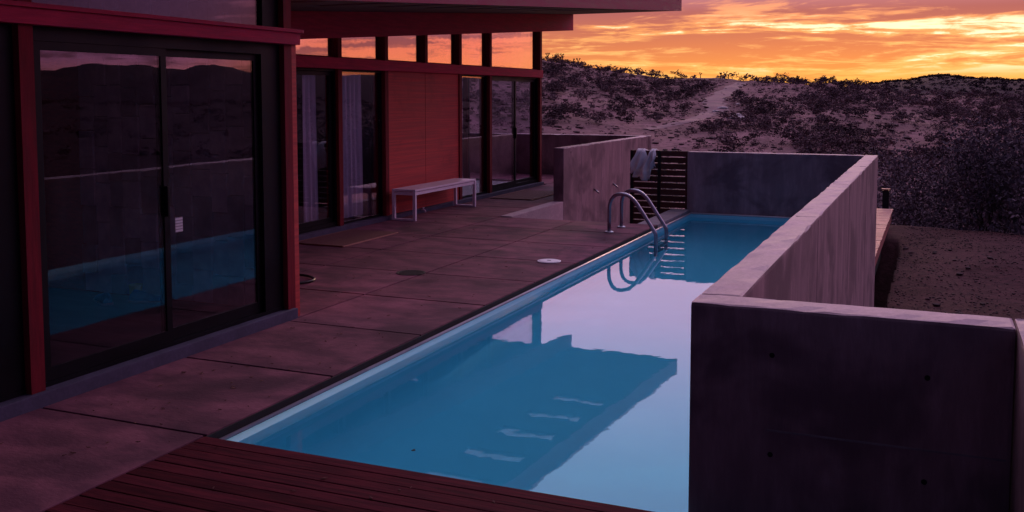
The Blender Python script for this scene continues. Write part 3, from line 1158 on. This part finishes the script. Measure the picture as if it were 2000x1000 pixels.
# garden tap by the plinth
tp_ = tag(empty('garden_tap', (-6.97, 13.0, 0)), 'small pale garden tap on the plinth under the bench', 'tap')
MB().tube([(-6.995, 13.0, .045), (-6.95, 13.0, .05), (-6.925, 13.0, .04), (-6.92, 13.0, .01)], .009, 8).build('spout', 'white_paint', tp_, smooth=True)
MB().tube([(-6.955, 12.98, .075), (-6.955, 13.02, .075)], .008, 8).build('tap_handle', 'white_paint', tp_)
MB().tube([(-6.955, 13.0, .052), (-6.955, 13.0, .072)], .005, 6).build('stem', 'white_paint', tp_)

# ------------------------------------------------------------------ pool ladder
lad = tag(empty('pool_ladder', (-3.5, 12.33, 0)), 'stainless steel pool ladder with two curved handrails', 'pool ladder')


def bez(p0, p1, p2, p3, n):
    out = []
    for i in range(n):
        t = i / n
        out.append(tuple(p0[k] * (1 - t) ** 3 + 3 * p1[k] * t * (1 - t) ** 2 + 3 * p2[k] * t * t * (1 - t) + p3[k] * t ** 3 for k in range(len(p0))))
    return out


for Y_ in (12.07, 12.60):
    pr = [(-3.787, .004), (-3.787, .15), (-3.787, .28)]
    pr += bez((-3.787, .30), (-3.787, .46), (-3.70, .50), (-3.62, .498), 9)
    pr += bez((-3.62, .498), (-3.52, .495), (-3.46, .43), (-3.40, .345), 8)
    pr += [(-3.35, .270), (-3.28, .165), (-3.215, .068)]
    pr += bez((-3.20, .046), (-3.18, .015), (-3.178, .0), (-3.178, -.05), 5)
    pr += [(-3.178, -.12), (-3.178, -.4), (-3.178, -.95)]
    MB().tube([(a, Y_, c) for a, c in pr], .0235, 14).build('handrail', 'steel', lad, smooth=True)
    MB().lathe([(.055, .0015), (.055, .010), (.048, .016), (.03, .020)], (-3.787, Y_, 0), 24).build('flange', 'steel', lad)
    MB().tube([(-3.25, Y_, -.16), (-3.178, Y_, -.16)], .02, 10).build('bumper', 'iron', lad)
for Z_ in (-.16, -.42, -.68):
    MB().box(-3.215, -3.14, 12.095, 12.575, Z_ - .015, Z_ + .012).build('tread', 'steel', lad, bevel=.004)

# ------------------------------------------------------------------ slatted gate
GY = 15.09
GX0, GX1, GT = -4.39, -3.476, .885
gate = tag(empty('slatted_gate', (-3.93, GY, -.88)), 'dark timber gate of horizontal slats at the left end of the far wall', 'gate')
for x0 in (GX0, -3.955, GX1 - .05):
    MB().box(x0, x0 + .05, GY + .021, GY + .07, -.88, GT).build('upright', 'gate_wood', gate)
s0 = None
for k in range(17):
    z1 = GT - k * .0995
    if s0 is None:
        s0 = MB().box(GX0, GX1, GY - .010, GY + .02, z1 - .084, z1).build('slat', 'gate_wood', gate, bevel=.003)
        zs0 = z1
    else:
        copy_piece(s0, gate, (0, 0, z1 - zs0))
MB().box(GX0 - .003, GX0 + .045, GY - .0145, GY - .0105, -.86, GT - .005).build('stile', 'iron', gate)
MB().box(-3.955, -3.905, GY - .0145, GY - .0105, -.86, GT - .005).build('stile', 'iron', gate)

# towel over the gate
def towel():
    NU, NV = 30, 34
    vs, fs = [], []
    for i in range(NU + 1):
        u = i / NU
        xt = np.interp(u, [0, .45, .55, 1], [-4.28, -4.12, -4.09, -3.965])
        xb = np.interp(u, [0, .3, .6, .8, 1], [-4.38, -4.29, -4.12, -4.04, -4.0])
        zb_ = np.interp(u, [0, .12, .3, .6, .72, .8, 1], [.53, .48, .46, .405, .43, .59, .63])
        sag = .10 * math.exp(-((u - .5) / .07) ** 2)
        for j in range(NV + 1):
            v = j / NV
            if v < .25:                                     # back fall
                t = (v / .25)
                x, y, z = xt + .02 * (1 - t), GY + .08 + .01 * math.sin(u * 20), .66 + (.90 - .66) * t
            else:
                t = (v - .25) / .75
                y = GY - .05 - .045 * math.sin(u * 22 + t * 3) * (.5 + t) - .05 * math.sin(t * 3.0) - .03 * math.exp(-((u - .5) / .1) ** 2)
                x = xt + (xb - xt) * t ** .9 + .012 * math.sin(t * 9 + u * 11)
                z = .900 + (zb_ - .900) * t - sag * (1 - t) ** 2
                if t < .05:
                    y = GY + .06 - .10 * (t / .05)
                    z = .912 - sag
            vs.append((x, y, z))
    for i in range(NU):
        for j in range(NV):
            a = i * (NV + 1) + j
            fs.append((a, a + 1, a + NV + 2, a + NV + 1))
    o = MB().add(vs, fs).build('towel', 'towel', smooth=True)
    md = o.modifiers.new('thick', 'SOLIDIFY')
    md.thickness = .008
    tag(o, 'pale crumpled towel hung over the top of the slatted gate', 'towel')


towel()

# ------------------------------------------------------------------ timber walkway beyond the wall, path light
ww = tag(empty('walkway', (-2.5, 19, -.78)), kind='structure')
box('joist_base', 'deck_under', ww, -4.2, -.95, 15.4, 23.1, -1.6, -.79)
wb0 = None
y = 15.3
while y < 23.2:
    if wb0 is None:
        wb0 = MB().box(-4.3, -.80, y, y + .132, -.785, -.75).build('board', 'walk_board', ww, bevel=.003)
        y0_ = y
    else:
        copy_piece(wb0, ww, (random.uniform(-.006, .006), y - y0_, random.uniform(-.002, .002)))
    y += .14
box('rim_joist', 'walk_board', ww, -.86, -.83, 15.4, 23.2, -1.02, -.787)
bo = tag(empty('path_light', (-.99, 24.0, -1.4)), 'small dark path light standing past the end of the walkway', 'path light')
box('post', 'iron', bo, -1.06, -.92, 23.93, 24.07, -1.5, -.42)
box('cap', 'walk_board', bo, -1.08, -.90, 23.91, 24.09, -.405, -.375)
box('lens', 'frame_dark', bo, -1.04, -.94, 23.95, 24.05, -.42, -.405)

# ------------------------------------------------------------------ small things
nt = MB().box(GX + .0355, GX + .037, 5.175, 5.245, .835, .935).build('notice', 'notice')
tag(nt, 'small white printed notice stuck on the sliding door stile', 'notice')


def shoe(label, loc, rz, m):
    prof = [(-.13, .035, .05), (-.10, .042, .085), (-.04, .04, .075), (.02, .042, .055), (.07, .048, .045), (.115, .042, .035), (.14, .02, .02)]
    vs, fs = [], []
    N = 12
    for (xx, hw, hh) in prof:
        for k in range(N):
            a = math.pi * k / (N - 1)
            vs.append((xx, hw * math.cos(a), .018 + hh * math.sin(a)))
    for i in range(len(prof) - 1):
        for k in range(N - 1):
            a = i * N + k
            fs.append((a, a + 1, a + N + 1, a + N))
        fs.append((i * N, (i + 1) * N, (i + 1) * N + N - 1, i * N + N - 1))
    fs.append(tuple(range(N)))
    fs.append(tuple((len(prof) - 1) * N + k for k in range(N))[::-1])
    o = empty('shoe', loc)
    o.rotation_euler.z = rz
    tag(o, label, 'shoe')
    def child(name, mb, mm):
        me = mb.mesh(name, smooth=True)
        me.materials.append(MATS[mm])
        c = bpy.data.objects.new(name, me)
        COL.objects.link(c)
        c.parent = o
    child('upper', MB().add(vs, fs), m)
    child('sole', MB().box(-.135, .14, -.044, .044, 0, .0175), 'rubber_white')


shoe('blue shoe on the floor just inside the big sliding door', (-5.85, 6.18, .072), R(20), 'shoe_blue')
shoe('second blue shoe lying further left inside the big sliding door', (-6.15, 6.02, .072), R(150), 'shoe_blue')
cup = MB()
cup.lathe([(.045, 0), (.055, .12), (.05, .12), (.042, .01)], (-6.02, 6.24, .073), 18)
tag(cup.build('beach_bucket', 'shoe_yellow'), 'small yellow bucket standing behind the shoes inside', 'bucket')
lf = MB().add([(-2.488, 4.495, -.1145), (-2.478, 4.487, -.113), (-2.462, 4.495, -.1125), (-2.470, 4.508, -.1135), (-2.48, 4.515, -.113)], [(0, 1, 2, 3, 4)])
o = lf.build('fallen_leaf', 'bark')
o.modifiers.new('thick', 'SOLIDIFY').thickness = .002
tag(o, 'dead leaf floating near the close end of the pool', 'leaf')

# ------------------------------------------------------------------ plants
def leaf_cloud(rs, n, size, lobes, flat=.75):
    """unit shrub: small leaf-like quads through several lobes"""
    c = rs.normal(size=(lobes, 3)) * np.array([.26, .26, .13]) + np.array([0, 0, .40])
    rad = rs.uniform(.16, .34, lobes)
    k = rs.randint(0, lobes, n)
    dv = rs.normal(size=(n, 3))
    dv /= np.linalg.norm(dv, axis=1)[:, None]
    p = c[k] + dv * (rad[k] * rs.uniform(.45, 1.05, n))[:, None] * np.array([1, 1, flat])
    p[:, 2] = np.abs(p[:, 2]) * .98 + .01
    a = rs.normal(size=(n, 3))
    a /= np.linalg.norm(a, axis=1)[:, None]
    bb = np.cross(a, rs.normal(size=(n, 3)))
    bb /= np.linalg.norm(bb, axis=1)[:, None] + 1e-9
    s = (size * rs.uniform(.6, 1.4, n))[:, None]
    v = np.stack([p - a * s - bb * s * .35, p + a * s * .2 - bb * s * .6, p + a * s + bb * s * .2, p - a * s * .3 + bb * s * .6], 1)
    return v.reshape(-1, 3)


def quads(v):
    n = len(v) // 4
    return np.arange(n * 4).reshape(n, 4)


def mesh_np(name, v, f, m):
    me = bpy.data.meshes.new(name)
    me.from_pydata(v.tolist(), [], f.tolist())
    me.materials.append(MATS[m])
    return me


rs = np.random.RandomState(5)
HILL = [mesh_np('desert_shrub', *(lambda v: (v, quads(v)))(leaf_cloud(rs, 280, .050, 6)), 'leaf_hill') for _ in range(6)]
# scatter over the hillside
cand = []
N = 9000
az_ = rs.uniform(-29, 7, N)
rr_ = np.sqrt(rs.uniform(60 ** 2, 214 ** 2, N))
X = rr_ * np.sin(np.radians(az_))
Y = rr_ * np.cos(np.radians(az_))
den = .5 + 1.6 * fbm(X * .07, Y * .07, 31, 3)
den = den + .25 * sstep(az_, -9, 2) - .35 * (1 - sstep(rr_, 75, 125)) * (1 - sstep(az_, -12, -6))
pp = np.array(PATH_PTS)
dpath = np.sqrt(((X[:, None] - pp[None, :, 0]) ** 2 + (Y[:, None] - pp[None, :, 1]) ** 2).min(1))
keep = (rs.uniform(0, 1, N) < den * .40) & (dpath > 3.2)
X, Y, az_, rr_ = X[keep], Y[keep], az_[keep], rr_[keep]
SZ = .55 + 2.0 * rs.uniform(0, 1, len(X)) ** 2.0
Z = terrain(X, Y)
vis = np.abs(az_ + 8) < 14
score = SZ / rr_ * np.where((az_ > -22) & (az_ < 4.3), 1, 0) * np.where(rr_ < 80, .0, 1)
order = np.argsort(-score)
for rank, i in enumerate(order[:290]):
    o = bpy.data.objects.new('desert_shrub', HILL[i % 6])
    COL.objects.link(o)
    o.location = (X[i], Y[i], Z[i] - .05)
    s = SZ[i]
    o.scale = (s * 1.25, s * 1.25, s * .95)
    o.rotation_euler.z = rs.uniform(0, 6.28)
    side_ = ('near the house corner' if az_[i] < -17 else 'left of the dirt path' if az_[i] < -12.5 else 'beside the dirt path' if az_[i] < -8.5 else
             'above the middle of the far pool wall' if az_[i] < -5 else 'above the corner of the pool walls' if az_[i] < -1.5 else 'toward the right edge of the picture')
    up_ = 'just under the skyline' if rr_[i] > 175 else 'halfway up the hill' if rr_[i] > 125 else 'low on the hill'
    size_ = 'large' if SZ[i] > 1.55 else 'small'
    tag(o, f'{size_} dark desert shrub {up_} {side_}', 'shrub', 'desert shrubs on the hillside')
# the rest, as one mass of brush
parts = []
VAR = [leaf_cloud(rs, 64, .095, 5) for _ in range(8)]


def put_var(x, y, z, s, k):
    v = VAR[k % 8]
    a = rs.uniform(0, 6.28)
    c_, s_ = math.cos(a), math.sin(a)
    return np.stack([(v[:, 0] * c_ - v[:, 1] * s_) * s * 1.25 + x, (v[:, 0] * s_ + v[:, 1] * c_) * s * 1.25 + y, v[:, 2] * s * .95 + z - .04], 1)


for i in order[290:]:
    parts.append(put_var(X[i], Y[i], Z[i], SZ[i], i))
for _ in range(900):                                          # small tufts between
    a, r_ = R(rs.uniform(-28, 6)), math.sqrt(rs.uniform(75 ** 2, 212 ** 2))
    x, y = r_ * math.sin(a), r_ * math.cos(a)
    if np.min((pp[:, 0] - x) ** 2 + (pp[:, 1] - y) ** 2) < 6:
        continue
    parts.append(put_var(x, y, float(terrain(x, y)), rs.uniform(.25, .5), _))
dry = []
for _ in range(1700):                                         # dry bunch grass
    a, r_ = R(rs.uniform(-28, 6)), math.sqrt(rs.uniform(75 ** 2, 212 ** 2))
    x, y = r_ * math.sin(a), r_ * math.cos(a)
    if np.min((pp[:, 0] - x) ** 2 + (pp[:, 1] - y) ** 2) < 5:
        continue
    dry.append(put_var(x, y, float(terrain(x, y)), rs.uniform(.3, .75), _)[:120])
v = np.concatenate(dry)
o = bpy.data.objects.new('dry_grass', mesh_np('dry_grass', v, quads(v), 'dry_brush'))
COL.objects.link(o)
tag(o, 'dry bunch grass between the shrubs on the hillside', 'grass', kind='stuff')
for _ in range(700):                                          # flats to the right, seen in the glazing
    a, r_ = R(rs.uniform(8, 60)), math.sqrt(rs.uniform(40 ** 2, 260 ** 2))
    x, y = r_ * math.sin(a), r_ * math.cos(a)
    parts.append(put_var(x, y, float(terrain(x, y)), rs.uniform(.8, 2.2), _))
v = np.concatenate(parts)
o = bpy.data.objects.new('hillside_brush', mesh_np('hillside_brush', v, quads(v), 'leaf_hill'))
COL.objects.link(o)
tag(o, 'low dark brush covering the hillside', 'brush', kind='stuff')
parts = []
for _ in range(1500):                                         # brush on the far dark ridge
    a, r_ = R(rs.uniform(-5, 9)), rs.uniform(430, 622)
    if _ % 3 == 0:
        r_ = rs.uniform(608, 622)
    x, y = r_ * math.sin(a), r_ * math.cos(a)
    parts.append(put_var(x, y, float(terrain(x, y)) - .9, rs.uniform(1.4, 3.4), _))
v = np.concatenate(parts)
o = bpy.data.objects.new('ridge_brush', mesh_np('ridge_brush', v, quads(v), 'leaf_far'))
COL.objects.link(o)
tag(o, 'dark brush on the far ridge', 'brush', kind='stuff')


# joshua trees and tall shrubs on the skyline
def joshua(px, h, label, seed):
    ry = None
    for yy in range(60, 200):
        p_ = on_terrain(px, yy, 150, 230)
        if p_:
            ry = p_
            break
    if not ry:
        return
    rj = random.Random(seed)
    o = tag(empty('joshua_tree', ry), label, 'tree', 'joshua trees on the skyline')
    m = MB()
    t0 = Vector(ry)
    tips = []
    top = t0 + Vector((rj.uniform(-.1, .1), 0, h * .55))
    m.tube([t0 + Vector((0, 0, -.2)), t0 + Vector((0, 0, h * .3)), top], lambda t: .10 * (1 - .35 * t), 7)
    for k in range(rj.randint(2, 4)):
        a = rj.uniform(0, 6.28)
        e = top + Vector((math.cos(a) * h * .22, math.sin(a) * h * .22, h * rj.uniform(.18, .38)))
        m.tube([top - Vector((0, 0, h * .1)), (top + e) / 2 + Vector((math.cos(a) * .06, 0, 0)), e], .065, 6)
        tips.append(e)
    m.build('trunk', 'bark', o)
    c = MB()
    for e in tips:
        for k in range(46):
            dv = Vector((rj.gauss(0, 1), rj.gauss(0, 1), rj.gauss(.25, 1))).normalized()
            sd_ = dv.cross(Vector((rj.random(), rj.random(), rj.random()))).normalized() * .035
            tip = e + dv * h * rj.uniform(.13, .19)
            c.add([e - sd_, e + sd_, tip], [(0, 1, 2)])
    c.build('crown', 'yucca', o)


for i, (px, h, lab) in enumerate([(1069, 1.9, 'leftmost joshua tree on the skyline, beside the house corner'), (1099, 2.5, 'tallest joshua tree on the skyline near the house corner'),
                                  (1118, 1.5, 'small joshua tree just right of the tallest one'), (1130, 1.7, 'slim joshua tree alone on the skyline slope'),
                                  (1368, 1.5, 'small joshua tree left of the path top'), (1408, 1.5, 'joshua tree in the group at the path top, left one'),
                                  (1416, 1.9, 'joshua tree in the group at the path top, tallest'), (1423, 1.4, 'joshua tree in the group at the path top, right one'),
                                  (1513, 1.3, 'tiny joshua tree right of the path top'), (1560, 2.1, 'forked joshua tree standing alone on the skyline'),
                                  (1532, 1.2, 'low joshua tree near the forked one')]):
    joshua(px, h * .8, lab, i)


def sky_shrub(px, h, label, k, thin):
    for yy in range(60, 200):
        p_ = on_terrain(px, yy, 150, 230)
        if p_:
            break
    else:
        return
    o = bpy.data.objects.new('desert_shrub', HILL[k % 6] if not thin else THIN)
    COL.objects.link(o)
    o.location = (p_[0], p_[1], p_[2] - .1)
    o.scale = (h, h, h)
    o.rotation_euler.z = k
    tag(o, label, 'shrub', 'shrubs on the skyline')


vt = leaf_cloud(rs, 46, .07, 6)
THIN = mesh_np('thin_shrub', vt, quads(vt), 'leaf_hill')
for k, (px, h, lab, th) in enumerate([(1087, 2.0, 'bushy shrub left of the tallest joshua tree', 0), (1190, 1.7, 'skyline shrub halfway down the left slope', 1),
                                      (1243, 2.0, 'thin shrub on the left skyline slope', 1), (1275, 2.2, 'dense shrub where the left skyline levels off', 0),
                                      (1438, 2.2, 'rusty twiggy shrub right of the joshua tree group', 1), (1522, 2.5, 'thin twiggy shrub on the middle skyline', 1),
                                      (1572, 1.6, 'low shrub beside the forked joshua tree', 1), (1605, 2.2, 'dense rounded shrub on the middle skyline', 0), (1620, 2.2, 'dense wide shrub on the right skyline', 0),
                                      (1666, 2.3, 'bare branched shrub left in the skyline gap', 1), (1696, 2.0, 'bare branched shrub right in the skyline gap', 1)]):
    sky_shrub(px, h, lab, k, th)


# tall dark shrubs past the yard crest
def big_shrub(x, y, w_, h, label, seed):
    r_ = np.random.RandomState(seed)
    z = float(terrain(x, y))
    o = tag(empty('tall_shrub', (x, y, z)), label, 'shrub', 'tall dark shrubs past the gravel yard')
    v = leaf_cloud(r_, 9000, .011, 16, .9)
    v = v * np.array([w_, w_, h * 1.25])
    me = mesh_np('foliage', v, quads(v), 'leaf_dark')
    c = bpy.data.objects.new('foliage', me)
    COL.objects.link(c)
    c.parent = o
    m = MB()
    for k in range(7):
        a = r_.uniform(0, 6.28)
        rr = w_ * r_.uniform(.1, .33)
        m.tube([(0, 0, -.1), (math.cos(a) * rr * .4, math.sin(a) * rr * .4, h * .35), (math.cos(a) * rr, math.sin(a) * rr, h * r_.uniform(.6, .85))], lambda t: .035 * (1 - .7 * t), 5)
    me = m.mesh('stems')
    me.materials.append(MATS['bark'])
    c = bpy.data.objects.new('stems', me)
    COL.objects.link(c)
    c.parent = o


bs = [(1.2, 27.5, 3.6, 3.3, 'tall dark shrub straight past the yard crest, left of the biggest'), (3.0, 27.0, 4.2, 3.9, 'biggest dark shrub past the yard crest at the right'),
      (-.2, 29.5, 3.4, 2.9, 'dark shrub just past the end of the walkway'), (4.6, 30, 4.5, 4.4, 'dark shrub at the right edge of the picture'),
      (1.8, 32, 4.2, 4.2, 'dark shrub in the second row past the yard crest'), (-1.6, 34, 3.8, 3.1, 'dark shrub behind the wall corner'), (-4.2, 37, 4.0, 3.0, 'reddish dark shrub showing over the far pool wall, left'),
      (-2.6, 42, 4.4, 3.4, 'reddish dark shrub showing over the far pool wall, right'), (.8, 39, 4.4, 4.0, 'dark shrub in the third row past the yard crest'), (3.8, 37, 4.6, 4.6, 'dark shrub filling the back at the right edge'),
      (-6.6, 44, 3.6, 2.6, 'small dark shrub low over the middle of the far wall'), (-8.8, 52, 3.6, 2.6, 'dark shrub over the left end of the far wall'), (2.4, 47, 5, 4.4, 'farthest tall dark shrub at the right'),
      (-14.0, 55, 3.4, 2.4, 'dark shrub above the freestanding wall')]
for i, (x, y, w_, h, lab) in enumerate(bs):
    big_shrub(x, y, w_, h, lab, 40 + i)

# pale rocks by the path, stones in the yard
def rock_mesh(seed, n=2):
    bm = bmesh.new()
    bmesh.ops.create_icosphere(bm, subdivisions=n, radius=.5)
    r_ = random.Random(seed)
    dirs = [Vector((r_.gauss(0, 1), r_.gauss(0, 1), r_.gauss(0, 1))).normalized() for _ in range(9)]
    for vv in bm.verts:
        nn = vv.co.normalized()
        k = 1
        for dd_ in dirs:
            k = min(k, .72 / max(.05, nn.dot(dd_)) if nn.dot(dd_) > .72 else 1)
        vv.co = nn * .5 * k * (1 + r_.uniform(-.05, .05))
        vv.co.z *= .65
    me = bpy.data.meshes.new('rock')
    bm.to_mesh(me)
    bm.free()
    return me


PR = [rock_mesh(i) for i in range(4)]
for me in PR:
    me.materials.append(MATS['pale_rock'])
for i, (px, py, s, lab) in enumerate([(1411, 213, 1.3, 'pale rock on the dirt path, upper one'), (1398, 219, 1.0, 'pale rock at the left edge of the path'), (1442, 228, 1.5, 'upper pale rock in the cluster below the path'),
                                      (1430, 232, 1.6, 'left pale rock in the cluster below the path'), (1446, 234, 1.7, 'right pale rock in the cluster below the path'), (1441, 205, 1.0, 'pale rock right of the path bend'),
                                      (1452, 237, 1.0, 'lowest small pale rock below the path')]):
    p_ = on_terrain(px, py, 60)
    if p_:
        o = bpy.data.objects.new('pale_rock', PR[i % 4])
        COL.objects.link(o)
        o.location = (p_[0], p_[1], p_[2] + .05)
        o.scale = (s * 1.3, s * .8, s * .8)
        o.rotation_euler.z = i
        tag(o, lab, 'rock', 'pale rocks by the hillside path')
# gravel: one mass of small stones
gv, gf, off = [], [], 0
ico = rock_mesh(3, 1)
iv = np.array([v.co for v in ico.vertices])
ifc = np.array([list(p.vertices) for p in ico.polygons])
n_ = 0
while n_ < 8000:
    x, y = rs.uniform(-.6, 4.2), rs.uniform(12.5, 24.6)
    s = .014 + .035 * rs.rand() ** 3
    if n_ % 160 == 0:
        s = rs.uniform(.06, .13)
    a = rs.uniform(0, 6.28)
    sc = np.array([s * rs.uniform(.8, 1.5), s * rs.uniform(.8, 1.3), s])
    v = iv * sc
    v = np.stack([v[:, 0] * math.cos(a) - v[:, 1] * math.sin(a), v[:, 0] * math.sin(a) + v[:, 1] * math.cos(a), v[:, 2]], 1)
    gv.append(v + np.array([x, y, float(terrain(x, y)) + s * .12]))
    gf.append(ifc + off)
    off += len(iv)
    n_ += 1
o = bpy.data.objects.new('gravel', mesh_np('gravel', np.concatenate(gv), np.concatenate(gf), 'stone'))
COL.objects.link(o)
tag(o, 'loose stones scattered over the bare yard', 'gravel', kind='stuff')
# stones strewn on the hillside
gv, gf, off = [], [], 0
for _ in range(2600):
    a, r_ = R(rs.uniform(-24, 6)), math.sqrt(rs.uniform(80 ** 2, 208 ** 2))
    x, y = r_ * math.sin(a), r_ * math.cos(a)
    s = .22 + .7 * rs.rand() ** 3
    v = iv * np.array([s * 1.3, s, s * .8])
    gv.append(v + np.array([x, y, float(terrain(x, y)) + s * .08]))
    gf.append(ifc + off)
    off += len(iv)
o = bpy.data.objects.new('hillside_stones', mesh_np('hillside_stones', np.concatenate(gv), np.concatenate(gf), 'stone'))
COL.objects.link(o)
tag(o, 'stones strewn between the shrubs on the hillside', 'stones', kind='stuff')

# wind-blown grit and leaf litter on the paving
lv, lf_ = [], []
for k in range(260):
    x, y = rs.uniform(-6.8, -3.5), rs.uniform(6.6, 13.0)
    if k % 3 == 0:
        x, y = rs.uniform(-4.5, -3.5), rs.uniform(2.5, 6.5)
    if k % 11 == 0:
        x, y = rs.uniform(-3.3, -1.0), rs.uniform(2.6, 3.9)
    r_, a = rs.uniform(.004, .013), rs.uniform(0, 6.28)
    o_ = len(lv)
    for j in range(4):
        rr = r_ * (1.6 if j % 2 == 0 else .6)
        lv.append((x + rr * math.cos(a + j * 1.57), y + rr * math.sin(a + j * 1.57), .0045 + rs.uniform(0, .004)))
    lf_.append((o_, o_ + 1, o_ + 2, o_ + 3))
o = MB().add(lv, lf_).build('leaf_litter', 'mat_fibre')
o.modifiers.new('thick', 'SOLIDIFY').thickness = .002
tag(o, 'tiny dry leaf bits and grit strewn on the paving', 'litter', kind='stuff')
